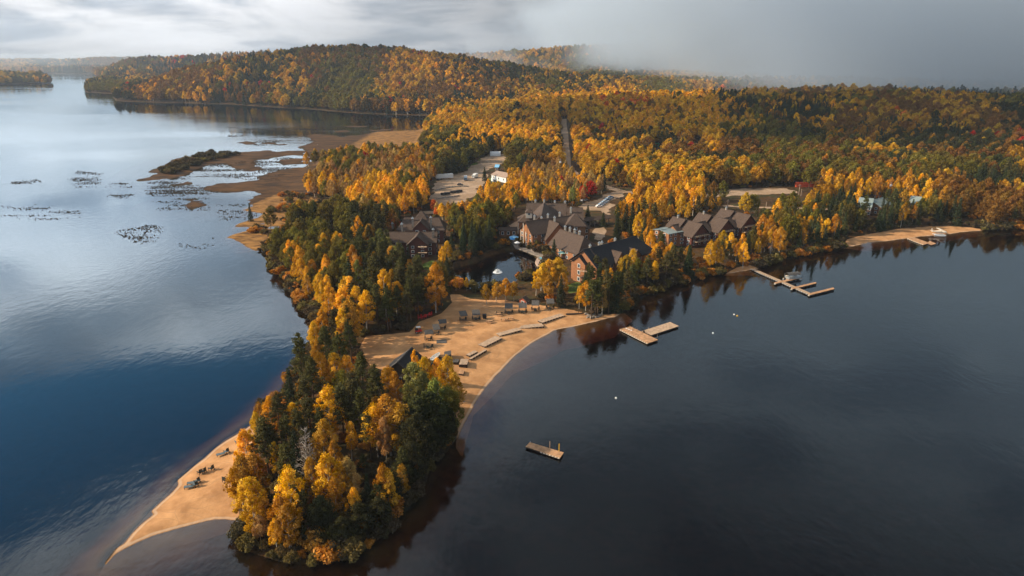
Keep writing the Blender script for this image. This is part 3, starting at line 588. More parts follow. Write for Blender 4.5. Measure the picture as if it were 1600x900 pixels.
# ------------------------------------------------------------------ scatter positions
def jitter(y0, y1, sp_):
    ys = np.arange(y0, y1, sp_); out = []
    for j, y in enumerate(ys):
        w2 = y*0.84+40; xs = np.arange(-w2, w2, sp_)+(j % 2)*sp_*.5
        out.append(np.stack([xs, np.full(len(xs), y)], 1))
    p = np.concatenate(out); return p+rng.uniform(-.42, .42, p.shape)*sp_
EL = (zz+6.0-CAMZ)/YR[:, None]; EMAX = np.maximum.accumulate(EL, 0)
def visible(x, y, ztop):
    r = np.clip(np.searchsorted(YR, y)-3, 0, NR-1); u = x/(y*0.92+45)
    ui = np.searchsorted(UU, u).clip(0, NC-1); return (ztop-CAMZ)/y > EMAX[r, ui]-0.004
TREES = []   # x, y, z, height, species index, width
def accept(p, lod_scale=1.0, check=True):
    x, y = p[:, 0], p[:, 1]; zg, s, pnd, msh = ground(x, y, True)
    ok = (s > 1.2) & (pnd < -2.0) & (zg > 0.3) & ~((msh > 0) & (y < 900))
    x, y, zg, s = x[ok], y[ok], zg[ok], s[ok]
    pl = np.zeros(len(x), bool)
    if len(x) and y.min() < 760:
        for q_, mgn in ((BEACH, .5), (SPIT, 0), (SAND3, 1), (YARD, 2), (YARD2, 2), (LOT, 2), (LOT2, 2), (LOT3, 2), (PATCH, 2)): pl |= sdf(x, y, q_) > -mgn
        for _, ln_, wd_ in ROADS: pl |= pdist(x, y, ln_) < wd_+(4.0 if wd_ == 3.1 else 1.8)
        for cx, cy_, l, w_, a in FOOT:
            u = (x-cx)*math.cos(a)+(y-cy_)*math.sin(a); v = -(x-cx)*math.sin(a)+(y-cy_)*math.cos(a)
            pl |= (abs(u) < l/2+1.5) & (abs(v) < w_/2+1.5)
        md = sdf(x, y, MEADOW); pl |= (md > 0) & (rng.random(len(x)) < .93) & (y < 700)
    k = ~pl; x, y, zg, s = x[k], y[k], zg[k], s[k]
    cx, cyy = PX(x, y, zg+7); zn = zone_of(cx, cyy)
    hmin = np.array([z[1] for z in ZONES]+[DEFZ[0]])[zn]; hmax = np.array([z[2] for z in ZONES]+[DEFZ[1]])[zn]
    spc = np.array([z[3] for z in ZONES]+[DEFZ[2]])[zn]
    H = (hmin+(hmax-hmin)*rng.random(len(x)))*rng.uniform(.80, 1.12, len(x))
    Wt = np.zeros((len(ZONES)+1, len(SP)))
    for i, z in enumerate(ZONES+[(None,)+DEFZ]):
        for kk, vv in z[4].items(): Wt[i, SP.index(kk)] = vv
    # stands: let each species gather in patches
    fld = np.stack([fbm(x/(30+y*.05)+i*7.3, y/(30+y*.05)-i*3.1, 40+i, 3) for i in range(len(SP))], 1)
    wgt = Wt[zn]*np.exp(13.0*(fld-0.5)); wgt /= wgt.sum(1, keepdims=True)
    u = rng.random((len(x), 1)); sp_i = (np.cumsum(wgt, 1) < u).sum(1).clip(0, len(SP)-1)
    isl = zn == 17
    edge_ = (s < 5.5) & (y < 420) & ~((x < -30) & (y > 210)); e2 = edge_ & (rng.random(len(x)) < np.where(isl, 1.0, .65))
    sp_i[e2] = rng.choice([SP.index('shrub'), SP.index('shrub'), SP.index('bshrub'), SP.index('gshrub')], e2.sum()); H[e2] = rng.uniform(2.4, 4.4, e2.sum())
    w_ = rng.uniform(.85, 1.2, len(x))*np.where((y > 430) & (zn >= 7), 1.22, 1.0)
    keep = (rng.random(len(x)) > .10+.25*(fbm(x/22, y/22, 88, 2) > .62)) & visible(x, y, zg+H) & (cx > -260) & (cx < 1860)
    if check:
        for dx, dz in ((0, .95), (0, .6), (-1, .7), (1, .7), (0, .25), (-.8, .35), (.8, .35)):
            rr = np.where(np.isin(sp_i, [SP.index('shrub'), SP.index('bshrub'), SP.index('gshrub')]), 1.6, 2.1)
            ax, ay = PX(x+dx*rr, y, zg+H*dz)
            for cpoly in CLEAR: keep &= ~inpoly(ax, ay, cpoly)
    return [a[keep] for a in (x, y, zg, H, sp_i, w_, spc)]
hx = np.array([P(a, b_, h+1.4) for a, b_, h, *_ in HERO]); hz = ground(hx[:, 0], hx[:, 1])
for i_ in range(len(hx)):
    for _ in range(7):
        if ground(hx[i_:i_+1, 0], hx[i_:i_+1, 1], True)[1][0] > 1.5 or HERO[i_][3] == 'shrub': break
        hx[i_, 1] += 2.0; hx[i_, 0] -= .6
hz = ground(hx[:, 0], hx[:, 1]); okh = hz > .1; hx = hx[okh]; hz = hz[okh]; HERO = [h for h, k_ in zip(HERO, okh) if k_]
hero = [np.array(v) for v in (hx[:, 0], hx[:, 1], np.maximum(hz, 0), [h[2] for h in HERO], [SP.index(h[3]) for h in HERO], [h[4] for h in HERO])]
def thin(a, sp_):      # keep the wider spacing of a zone by chance
    k = rng.random(len(a[0])) < (sp_/a[6])**2; return [q_[k] for q_ in a]
near = thin(accept(jitter(85, 420, 4.0)), 4.0)
far_from = np.ones(len(near[0]), bool)
for i in range(len(hero[0])):
    rr = 3.0*hero[5][i] if hero[3][i] > 6 else 1.8
    far_from &= ((near[0]-hero[0][i])**2+(near[1]-hero[1][i])**2) > rr**2
near = [q_[far_from] for q_ in near]
# low growth under the island trees and along the lot
mid = thin(accept(jitter(420, 900, 4.5)), 4.5)
und = accept(jitter(90, 470, 5.0)); und[3] = rng.uniform(1.6, 3.2, len(und[0])); und[4] = rng.choice([SP.index('shrub'), SP.index('bshrub'), SP.index('bshrub'), SP.index('gshrub')], len(und[0]))
pm = jitter(88, 430, 2.1); pm = pm[(pm[:, 0] > -110) & (pm[:, 0] < 260)]
zs_, ss_, ps_, _ = ground(pm[:, 0], pm[:, 1], True)
ks = (ss_ > -0.3) & (ss_ < 6.0) & (zs_ > -0.15)
for q_ in (SPIT, BEACH, SAND3, SAND4): ks &= sdf(pm[:, 0], pm[:, 1], q_) < -0.8
kp = (ps_ < -1.2) & (ps_ > -6) & (rng.random(len(pm)) < .55); ks |= kp
ks &= rng.random(len(pm)) < .85
shore = [pm[ks, 0], pm[ks, 1], zs_[ks], rng.uniform(1.6, 4.2, ks.sum()), rng.choice([SP.index('shrub'), SP.index('shrub'), SP.index('bshrub'), SP.index('bshrub'), SP.index('gshrub')], ks.sum()), rng.uniform(.8, 1.15, ks.sum())]
mw = np.array(PP([(300,330),(560,330),(560,400),(380,400)])); pm = np.stack([rng.uniform(-190, -60, 2600), rng.uniform(262, 420, 2600)], 1)
zz_m, s_m, _, ms_m = ground(pm[:, 0], pm[:, 1], True); dn_m = fbm(pm[:, 0]/16, pm[:, 1]/16, 77, 3)
km = (sdf(pm[:, 0], pm[:, 1], MEADOW) > 1) & (zz_m > .35) & (dn_m > .47) & (s_m > 5)
mead = [pm[km, 0], pm[km, 1], zz_m[km], rng.uniform(1.6, 3.6, km.sum()), rng.choice([SP.index('bshrub'), SP.index('bshrub'), SP.index('shrub'), SP.index('gshrub')], km.sum()), rng.uniform(.9, 1.3, km.sum())]
# the dark thicket on the marsh island
pm = np.stack([rng.uniform(-330, -220, 900), rng.uniform(470, 720, 900)], 1)
qx, qy = PX(pm[:, 0], pm[:, 1], .3); km = inpoly(qx, qy, [(240,272),(262,262),(300,248),(330,241),(372,240),(368,246),(330,252),(300,262),(262,274)])
thick = [pm[km, 0], pm[km, 1], np.full(km.sum(), .1), rng.uniform(2.5, 5.5, km.sum()), rng.choice([SP.index('bshrub'), SP.index('bshrub'), SP.index('shrub')], km.sum()), rng.uniform(1.0, 1.5, km.sum())]
ALL = [np.concatenate([hero[i], near[i], mid[i], und[i], mead[i], thick[i], shore[i]]) for i in range(6)]
farA = accept(jitter(900, 1500, 8.0), check=False); farB = accept(jitter(1500, 2400, 10), check=False); farC = accept(jitter(2400, 5600, 19.0), check=False)
print('trees', len(ALL[0]), len(farA[0]), len(farB[0]), len(farC[0]))
names = np.array([SPEC[SP[i]][2] for i in ALL[4].astype(int)])
dist = np.hypot(ALL[0], ALL[1]); size_px = ALL[3]/dist
size_px[:len(HERO)] += 1.0      # the hand placed ones always stay individuals
cxs, cys = PX(ALL[0], ALL[1], ALL[2]+ALL[3]*.6); inframe = (cxs > -5) & (cxs < 1605) & (cys > -5) & (cys < 905)
indiv = np.zeros(len(names), bool)
LIMIT = {'shrub': 220}
for nm_ in set(names):
    ids = np.where((names == nm_) & inframe)[0]; ids = ids[np.argsort(-size_px[ids])][:LIMIT.get(nm_, 300)]; indiv[ids] = True
def tint_of(spi, x, y, k):
    c_ = np.array(SPEC[SP[int(spi)]][1]); r_ = rng.random(2)
    j = 0.78+0.44*r_[0]; c_ = c_*j; c_[1] *= 0.88+0.26*r_[1]; return tuple(float(q_) for q_ in c_)
PLANTS = []
PLURAL = {'birch_tree': 'birches', 'maple_tree': 'maples', 'poplar_tree': 'poplars', 'pine_tree': 'pines', 'spruce_tree': 'spruces', 'shrub': 'shrubs', 'dead_tree': 'dead trees'}
for i in np.where(indiv)[0]:
    x, y, zg, H, si, wf = (float(a[i]) for a in ALL); kind = SPEC[SP[int(si)]][0]; nm_ = names[i]
    var = int(rng.integers(NVAR[kind])); lod = 0 if dist[i] < 300 else 1
    cme, tme, _ = crown_trunk(kind, var, lod); sc_ = H/BASEH[kind]
    root = link(nm_, None, None, (x, y, max(zg, -.1)-.05), rng.uniform(0, 6.28), (sc_*wf, sc_*wf, sc_)); root.empty_display_size = .5
    cr = link('foliage' if kind == 'shrub' else 'crown', cme, root); cr['tint'] = tint_of(si, x, y, i)
    link('stem' if kind == 'shrub' else 'trunk', tme, root)
    root['category'] = 'tree' if kind != 'shrub' else 'shrub'
    PLANTS.append((root, SP[int(si)], x, y, H, wf))
# ------------------------------------------------------------------ the rest of the forest: one object per kind of wood
def scatter(name, label, pts, kinds_lod, sel_kind, extra=1.0):
    x, y, zg, H, si, wf = pts; n = len(x)
    if not n: return
    me = bpy.data.meshes.new(name); me.vertices.add(n); me.vertices.foreach_set('co', np.stack([x, y, zg-.1], 1).astype(np.float32).ravel())
    def at(nm_, typ, arr, key='value'):
        a_ = me.attributes.new(nm_, typ, 'POINT'); a_.data.foreach_set(key, np.asarray(arr).ravel())
    tn = np.array([tint_of(s_, 0, 0, 0) for s_ in si], np.float32); at('tint', 'FLOAT_VECTOR', tn, 'vector')
    nv = NVAR[sel_kind]; at('idx', 'INT', rng.integers(0, nv, n).astype(np.int32)); at('rot', 'FLOAT', rng.uniform(0, 6.28, n).astype(np.float32))
    sc_ = H/BASEH[sel_kind]*extra; at('scl', 'FLOAT_VECTOR', np.stack([sc_*wf, sc_*wf, sc_], 1).astype(np.float32), 'vector')
    ng = bpy.data.node_groups.new(name, 'GeometryNodeTree'); ng.interface.new_socket('Geometry', in_out='INPUT', socket_type='NodeSocketGeometry'); ng.interface.new_socket('Geometry', in_out='OUTPUT', socket_type='NodeSocketGeometry')
    N_, L_ = ng.nodes, ng.links; gi = N_.new('NodeGroupInput'); go = N_.new('NodeGroupOutput')
    jn = N_.new('GeometryNodeJoinGeometry')
    for v_ in range(nv-1, -1, -1):
        pk = ('_po', sel_kind, v_, kinds_lod)
        if pk not in PROTO: PROTO[pk] = bpy.data.objects.new(sel_kind+'_source', crown_trunk(sel_kind, v_, kinds_lod)[2])
        oi = N_.new('GeometryNodeObjectInfo'); oi.inputs['Object'].default_value = PROTO[pk]; oi.inputs['As Instance'].default_value = True
        L_.new(oi.outputs['Geometry'], jn.inputs[0])
    ip = N_.new('GeometryNodeInstanceOnPoints'); L_.new(gi.outputs[0], ip.inputs['Points']); L_.new(jn.outputs[0], ip.inputs['Instance']); ip.inputs['Pick Instance'].default_value = True
    def na(nm_, typ):
        q_ = N_.new('GeometryNodeInputNamedAttribute'); q_.data_type = typ; q_.inputs['Name'].default_value = nm_; return q_.outputs['Attribute']
    L_.new(na('idx', 'INT'), ip.inputs['Instance Index']); L_.new(na('scl', 'FLOAT_VECTOR'), ip.inputs['Scale'])
    cx_ = N_.new('ShaderNodeCombineXYZ'); L_.new(na('rot', 'FLOAT'), cx_.inputs[2]); e2r = N_.new('FunctionNodeEulerToRotation'); L_.new(cx_.outputs[0], e2r.inputs[0]); L_.new(e2r.outputs[0], ip.inputs['Rotation'])
    L_.new(ip.outputs[0], go.inputs[0])
    o = link(name, me); md_ = o.modifiers.new('scatter', 'NODES'); md_.node_group = ng
    tag(o, label, kind='stuff'); return o
FORM = np.array([SPEC[s_][0] for s_ in SP])
WOODN = {'birch': ('birch_wood', 'golden birch wood filling the ground behind the separate trees'), 'round': ('maple_wood', 'rust and olive broadleaf forest covering the slopes'), 'pine': ('pine_wood', 'dark pine wood spread between the golden trees'),
 'spruce': ('spruce_wood', 'dark spruces scattered through the autumn forest'), 'shrub': ('undergrowth', 'low brown and olive brush under the trees and along the shore'), 'bare': ('dead_wood', 'bare grey trees among the forest')}
rest = [a[~indiv] for a in ALL]
for fk, (wn, wl) in WOODN.items():
    k = FORM[rest[4].astype(int)] == fk
    dd = np.hypot(rest[0], rest[1])
    scatter(wn, wl, [a[k] for a in rest], 1, fk)
for tagn, A_, lod_, ex in (('hillside', farA, 2, 1.38), ('far', farB, 2, 1.6), ('distant', farC, 2, 2.2)):
    A_ = A_[:6]
    for fk in ('birch', 'round', 'spruce', 'pine'):
        k = FORM[A_[4].astype(int)] == fk
        if k.any(): scatter(('hillside_' if tagn == 'hillside' else 'far_' if tagn == 'far' else 'distant_')+{'birch': 'birches', 'round': 'maples', 'spruce': 'spruces', 'pine': 'pines'}[fk],
            {'birch': 'yellow birches', 'round': 'rust and olive maples', 'spruce': 'dark spruces', 'pine': 'dark pines'}[fk]+{'hillside': ' on the hillsides across the bay and behind the settlement', 'far': ' on the high hills behind', 'distant': ' on the distant ridges under the cloud'}[tagn], [a[k] for a in A_], lod_, fk, ex)
# ------------------------------------------------------------------ materials of the built things
m_roof = simple('brown_shingles', (0.078, 0.052, 0.039), 0.9, .22, 1.6, bump=.3)
m_roofd = simple('charcoal_shingles', (0.022, 0.022, 0.025), 0.9, .2, 1.6, bump=.3)
m_wall = simple('brown_log_wall', (0.20, 0.095, 0.045), 0.8, .3, 2.0, bump=.3)
m_wallo = simple('orange_stained_wood', (0.29, 0.125, 0.055), 0.8, .2, 2.0, bump=.2)
m_wallr = simple('dark_red_siding', (0.115, 0.040, 0.028), 0.8, .2, 2.0, bump=.2)
m_stone = simple('grey_brown_stone', (0.23, 0.19, 0.155), 0.9, .45, 1.3, bump=.6)
m_white = simple('white_paint', (0.74, 0.74, 0.72), 0.5, .08, 2.0)
m_glass, g = mat('window_glass'); b = g.add('ShaderNodeBsdfPrincipled', ins={'Base Color': (0.05, 0.07, 0.085, 1), 'Roughness': 0.08, 'Specular IOR Level': 0.8}); g.add('ShaderNodeOutputMaterial', ins={0: b.outputs[0]})
m_deck = simple('weathered_planks', (0.44, 0.245, 0.125), 0.85, .35, 1.2, bump=.3)
m_deckg = simple('grey_planks', (0.41, 0.285, 0.190), 0.85, .25, 1.4, bump=.3)
m_dark = simple('dark_timber', (0.055, 0.040, 0.030), 0.9, .3, 2.0)
m_post = simple('tan_post', (0.42, 0.27, 0.15), 0.8, .3, 2.0)
m_pole = simple('utility_pole_wood', (0.33, 0.25, 0.19), 0.85, .25, 2.0)
m_canvas = simple('grey_canopy', (0.085, 0.078, 0.072), 0.85, .25, 1.5)
m_chair = simple('dark_green_chair', (0.030, 0.038, 0.034), 0.6, .2, 3.0)
m_lounge = simple('slate_lounger', (0.10, 0.13, 0.14), 0.6, .2, 3.0)
m_red = simple('red_paint', (0.60, 0.020, 0.015), 0.5, .12, 3.0)
m_ored = simple('orange_red_container', (0.62, 0.095, 0.035), 0.55, .12, 2.0)
m_metal = simple('galvanised_metal', (0.50, 0.54, 0.56), 0.35, .1, 2.0, metal=.6)
m_mroof = simple('pale_green_metal_roof', (0.24, 0.29, 0.28), 0.5, .1, 1.0, metal=.1)
m_blue = simple('bright_blue', (0.045, 0.26, 0.60), 0.5, .1, 2.0)
m_sky = simple('light_blue', (0.20, 0.47, 0.72), 0.5, .1, 2.0)
m_green = simple('green_paint', (0.03, 0.25, 0.12), 0.5, .1, 2.0)
m_black = simple('black_rubber', (0.02, 0.02, 0.022), 0.7, .1, 3.0)
m_float = simple('black_plastic_float', (0.025, 0.025, 0.03), 0.5, .1, 3.0)
m_rock = simple('grey_boulder', (0.25, 0.215, 0.18), 0.9, .4, 1.2, bump=.6)
m_cream = simple('cream_paint', (0.66, 0.56, 0.44), 0.5, .08, 2.0)
m_yel = simple('yellow_plastic', (0.70, 0.42, 0.03), 0.5, .1, 2.0)
m_tanroof = simple('tan_roof', (0.33, 0.235, 0.18), 0.9, .12, 1.0)
m_pool, g = mat('pool_water'); b = g.add('ShaderNodeBsdfPrincipled', ins={'Base Color': (0.10, 0.42, 0.55, 1), 'Roughness': 0.05, 'IOR': 1.33}); g.add('ShaderNodeOutputMaterial', ins={0: b.outputs[0]})
m_spray, g = mat('white_spray'); b = g.add('ShaderNodeBsdfPrincipled', ins={'Base Color': (0.85, 0.88, 0.9, 1), 'Roughness': 0.6, 'Alpha': 0.85}); g.add('ShaderNodeOutputMaterial', ins={0: b.outputs[0]})
# ------------------------------------------------------------------ mesh builder in a thing's own space
class MB:
    def __init__(s): s.V = []; s.F = []
    def box(s, c, size, rz=0.0, tilt=0.0):
        """box centred at c; tilt turns about its own long (x) axis, rz about z"""
        M = Matrix.Rotation(rz, 3, 'Z') @ Matrix.Rotation(tilt, 3, 'X'); c = Vector(c); h = [q_/2 for q_ in size]; n = len(s.V)
        for sx, sy, sz in ((-1,-1,-1),(1,-1,-1),(1,1,-1),(-1,1,-1),(-1,-1,1),(1,-1,1),(1,1,1),(-1,1,1)): s.V.append(tuple(c+M @ Vector((sx*h[0], sy*h[1], sz*h[2]))))
        s.F += [tuple(n+i for i in f) for f in ((0,3,2,1),(4,5,6,7),(0,1,5,4),(1,2,6,5),(2,3,7,6),(3,0,4,7))]; return s
    def slab(s, pts, th, dirv=(0, 0, -1)):
        n = len(s.V); k = len(pts); d = Vector(dirv)*th
        s.V += [tuple(p) for p in pts]+[tuple(Vector(p)+d) for p in pts]
        s.F.append(tuple(range(n, n+k))); s.F.append(tuple(range(n+2*k-1, n+k-1, -1)))
        for i in range(k): j = (i+1) % k; s.F.append((n+i, n+k+i, n+k+j, n+j))
        return s
    def prism(s, poly, z0, z1): return s.slab([(x, y, z1) for x, y in poly], z1-z0)
    def cyl(s, c, r, h, k=8, r2=None, axis='Z'):
        r2 = r if r2 is None else r2; n = len(s.V); c = Vector(c)
        for zz_, rr in ((0, r), (h, r2)):
            for i in range(k):
                t = 2*math.pi*i/k; a = (math.cos(t)*rr, math.sin(t)*rr, zz_)
                if axis == 'X': a = (a[2], a[0], a[1])
                if axis == 'Y': a = (a[0], a[2], a[1])
                s.V.append(tuple(c+Vector(a)))
        s.F.append(tuple(range(n+k-1, n-1, -1))); s.F.append(tuple(range(n+k, n+2*k)))
        for i in range(k): j = (i+1) % k; s.F.append((n+i, n+j, n+k+j, n+k+i))
        return s
    def build(s, name, m, parent=None, loc=None, rz=0.0, smooth=False):
        me = new_mesh(name, s.V, s.F, (m,), smooth)
        return link(name, me, parent, loc, rz)
def thing(name, loc, label, cat, rz=0.0, group=None):
    o = link(name, None, None, loc, rz); o.empty_display_size = .5
    return tag(o, label, cat, group)
def copy_tree(o, parent=None):
    c_ = o.copy(); COL.objects.link(c_)
    if parent is not None: c_.parent = parent; c_.matrix_parent_inverse = o.matrix_parent_inverse.copy()
    for ch in list(o.children): copy_tree(ch, c_)
    return c_
LAND = {}
# ------------------------------------------------------------------ gabled block: ridge A-B, half width, heights; everything relative to the building origin
def block(root, A, B, hw, ze, zr, zb=0.0, wall=None, roof=None, over=0.7, hip=0.0, win=(2, 1), storeys=2, hipB=None, ends=True):
    wall = wall or m_wall; roof = roof or m_roof
    o = root.location; A = Vector((A[0]-o.x, A[1]-o.y)); B = Vector((B[0]-o.x, B[1]-o.y)); zb = zb-o.z; ze -= o.z; zr -= o.z
    d = (B-A).normalized(); n = Vector((-d.y, d.x)); L = (B-A).length; hipB = hip if hipB is None else hipB
    A0, B0 = A-d*hip, B+d*hipB
    iw = hw-over; Ai, Bi = A0+d*over, B0-d*over
    def v3(p, z): return (p.x, p.y, z)
    zwall = ze+(zr-ze)*over/hw-.18
    w_ = MB(); base = [Ai+n*iw, Ai-n*iw, Bi-n*iw, Bi+n*iw]
    w_.prism([(p.x, p.y) for p in base], zb-1.0, zwall)
    for P_, hp in ((Ai, hip), (Bi, hipB)):
        if hp == 0:
            s_ = 0.12 if P_ is Ai else -0.12
            w_.slab([v3(P_+n*iw, zwall-.02), v3(P_-n*iw, zwall-.02), v3(P_, zr-.35)], s_, (d.x, d.y, 0))
    wo = w_.build('wall', wall, root)
    r_ = MB(); tv = (0, 0, -1)
    for sg in (1, -1):
        r_.slab([v3(A, zr), v3(B, zr), v3(B0+n*hw*sg, ze), v3(A0+n*hw*sg, ze)][::sg], .22, tv)
    if hip: r_.slab([v3(A, zr+.01), v3(A0+n*hw, ze), v3(A0-n*hw, ze)], .22, tv)
    if hipB: r_.slab([v3(B, zr+.01), v3(B0-n*hw, ze), v3(B0+n*hw, ze)], .22, tv)
    ro = r_.build('roof', roof, root)
    rc = MB(); ang = math.atan2(d.y, d.x); m_ = (A+B)/2
    rc.box((m_.x, m_.y, zr+.03), (L, .35, .12), ang).build('ridge_cap', roof, ro)
    nl, ns = win
    hgt = (ze-zb)/storeys
    for st in range(storeys):
        zc_ = zb+hgt*(st+.55)
        for (P0, P1, nn, cnt) in ((Ai-n*iw, Bi-n*iw, -n, nl), (Ai+n*iw, Bi+n*iw, n, nl), (Ai-n*iw, Ai+n*iw, -d, ns), (Bi-n*iw, Bi+n*iw, d, ns)):
            for i in range(cnt):
                p = P0+(P1-P0)*((i+.5)/cnt); a_ = math.atan2((P1-P0).y, (P1-P0).x)
                q = p+nn*.05; fr_ = MB().box((q.x, q.y, zc_), (1.25, .14, min(1.5, hgt*.6)), a_).build('window', m_white, root)
                q = p+nn*.11; MB().box((q.x, q.y, zc_), (.95, .08, min(1.2, hgt*.48)), a_).build('pane', m_glass, fr_)
    return wo, ro
def chimney(root, x, y, z0, h, s_=.8, m=None):
    o = root.location; c_ = MB().box((x-o.x, y-o.y, z0-o.z+h/2-.6), (s_, s_, h+1.2)).build('chimney', m or m_stone, root)
    MB().box((x-o.x, y-o.y, z0-o.z+h+.08), (s_+.25, s_+.25, .16)).build('cap', m_metal, c_)
    MB().cyl((x-o.x, y-o.y, z0-o.z+h+.16), s_*.3, .5, 6).build('flue', m_metal, c_)
def balcony(root, x, y, z, l, w_, ang):
    o = root.location; b_ = MB().box((x-o.x, y-o.y, z-o.z), (l, w_, .18), ang).build('balcony', m_deckg, root)
    n = Vector((math.sin(ang), -math.cos(ang)))*(w_/2-.05); d = Vector((math.cos(ang), math.sin(ang)))
    rl = MB().box((x-o.x+n.x, y-o.y+n.y, z-o.z+.95), (l, .08, .08), ang)
    k = max(2, int(l/1.2))
    for i in range(k+1):
        q = n+d*(-l/2+l*i/k); rl.box((x-o.x+q.x, y-o.y+q.y, z-o.z+.5), (.08, .08, .95), ang)
    rl.build('railing', m_dark, b_)
def pv2(px, py, z): return Vector(P(px, py, z))
# --- black roofed lodge by the beach
R1 = thing('lodge_building', (35, 249, 1.4), 'long timber lodge with a near-black shingle roof and tan front gable, beside the beach', 'lodge')
A = Vector((25.5, 240.2)); B = Vector((47.5, 260.0)); d = (B-A).normalized(); n = Vector((-d.y, d.x))
block(R1, A, B, 7.0, 8.6, 14.0, 1.5, m_wallo, m_roofd, .8, 0, (6, 2), 3, hipB=5)
q = A-d*.9; block(R1, q+n*1.2, q+n*1.2+d*3.0, 3.4, 9.0, 11.7, 1.5, m_wallo, m_roofd, .45, win=(0, 1), storeys=3)
sl = MB(); o_ = R1.location
cap = MB()
for f_ in (3.4,):
    p = A+d*f_; cap.slab([(p.x-o_.x, p.y-o_.y, 14.12-o_.z), (p.x-n.x*7-o_.x, p.y-n.y*7-o_.y, 8.72-o_.z), (p.x+d.x*.5-n.x*7-o_.x, p.y+d.y*.5-n.y*7-o_.y, 8.72-o_.z), (p.x+d.x*.5-o_.x, p.y+d.y*.5-o_.y, 14.12-o_.z)], .15)
cap.build('roof_trim', m_roof, R1)
pnl = MB().slab([(A.x-o_.x, A.y-o_.y, 14.08-o_.z), (A.x+n.x*7-o_.x, A.y+n.y*7-o_.y, 8.68-o_.z), (A.x+d.x*24+n.x*7-o_.x, A.y+d.y*24+n.y*7-o_.y, 8.68-o_.z), (A.x+d.x*24-o_.x, A.y+d.y*24-o_.y, 14.08-o_.z)], .1); pnl.build('roof_panel', m_roof, R1)
for f_ in (13.0, 22.5):
    p = A+d*f_-n*4.0; block(R1, p+n*1.5, p-n*3.4, 2.9, 8.6, 12.2 if f_ < 20 else 11.4, 5.5, m_wall, m_roof, .4, win=(0, 2), storeys=1)
for f_ in (4.5, 9.5, 11, 18.5): p = A+d*f_; chimney(R1, p.x+n.x*.6, p.y+n.y*.6, 13.6, 1.1, .7, m_cream)
for z_ in (4.2, 6.6): balcony(R1, *(A-d*.9+n*-2.2), z_, 3.6, 1.6, math.atan2(n.y, n.x)+math.pi)
LAND['the black-roofed lodge'] = (35, 249)
# --- dark red lodge west of the pond
R2 = thing('lodge_building', (-40, 285, 1.5), 'dark red-brown lodge with two brown roofs and tall chimneys, among pines left of the pond', 'lodge')
block(R2, (-48, 302), (-32.5, 302), 6.2, 7.6, 12.0, 1.5, m_wallr, m_roof, .7, 3.0, (4, 2), 3)
block(R2, (-40.0, 302), (-40.0, 294.5), 3.8, 8.2, 11.9, 1.5, m_wallr, m_roof, .5, win=(0, 2), storeys=3)
block(R2, (-55, 281), (-31, 281), 5.0, 7.2, 10.6, 1.5, m_wallr, m_roof, .6, 0, (5, 1), 3)
block(R2, (-38.6, 281), (-38.6, 272.5), 4.6, 6.9, 10.9, 1.5, m_wallr, m_roof, .6, 0, (1, 2), 3)
block(R2, (-40.9, 303.5), (-40.1, 303.5), 3.2, 11.2, 14.6, 9.0, m_wallr, m_roof, .3, 2.6, (0, 0), 1)
for x, y, z in ((-43.6, 297.2, 9.2), (-35.6, 297.2, 9.6), (-32.6, 278.5, 8.8), (-53.5, 302, 8), (-46, 282, 10.2)): chimney(R2, x, y, z, 3.4 if y > 278 and y < 298 else 1.2, .8, m_stone)
balcony(R2, -36.4, 271.6, 4.1, 3.6, 1.5, 0); balcony(R2, -36.4, 271.6, 6.6, 3.6, 1.5, 0)
LAND['the dark red lodge'] = (-40, 288)
# --- main lodge, several wings
R3 = thing('lodge_building', (18, 300, 1.5), 'large brown-roofed main lodge of many gabled wings, on the far side of the pond', 'lodge')
dv = Vector((.866, .5)); a0 = Vector((5.6, 291.6))
block(R3, a0, a0+dv*15, 5.7, 7.6, 12.6, 1.5, m_wallo, m_roofd if False else m_roof, .7, 0, (4, 3), 3)
for k_ in (-1, 0, 1):
    q = a0-dv*.75+Vector((-.5, .866))*k_*2.1; MB().box((q.x-18, q.y-300, 5.4 if k_ == 0 else 3.8), (.25, .3, 9.6 if k_ == 0 else 6.6), math.atan2(dv.y, dv.x)).build('timber_post', m_cream, R3)
block(R3, (15.4, 298.5), (20.3, 289.9), 6.8, 5.4, 12.0, 1.5, m_wallo, m_roof, .7, 0, (3, 2), 1)
block(R3, (20.2, 284.0), (29.2, 271.2), 6.6, 5.4, 11.0, 1.5, m_wallo, m_roof, .7, 0, (4, 2), 2, hipB=4)
block(R3, P(858, 341, 12), P(899, 335.5, 12), 7.4, 6.8, 12.0, 1.5, m_wall, m_roof, .7, 0, (5, 2), 2, hipB=4)
block(R3, P(898.5, 333, 14), P(899.5, 333, 14), 5.2, 9.2, 14.0, 1.5, m_wall, m_roof, .5, 4.6, (1, 1), 3)
block(R3, P(823, 317.5, 11), P(886, 319, 11), 8.0, 6.2, 11.2, 1.5, m_wallo, m_roof, .7, 0, (6, 2), 2)
block(R3, P(885, 325, 10), P(911, 325, 10), 7.2, 5.6, 10.2, 1.5, m_wall, m_roof, .7, 0, (3, 2), 2)
block(R3, P(850, 316.5, 12), P(846, 336.5, 12), 6.6, 6.4, 12.0, 1.5, m_wall, m_roof, .6, 0, (2, 2), 2)
block(R3, P(825.6, 331, 12), P(827.4, 331, 12), 5.6, 8.4, 12.0, 1.5, m_wallo, m_roof, .6, 5.0, (2, 2), 3)
block(R3, P(826.3, 325.6, 14.4), P(826.9, 325.6, 14.4), 2.0, 12.8, 14.4, 11.2, m_cream, m_roof, .4, 1.7, (1, 1), 1)
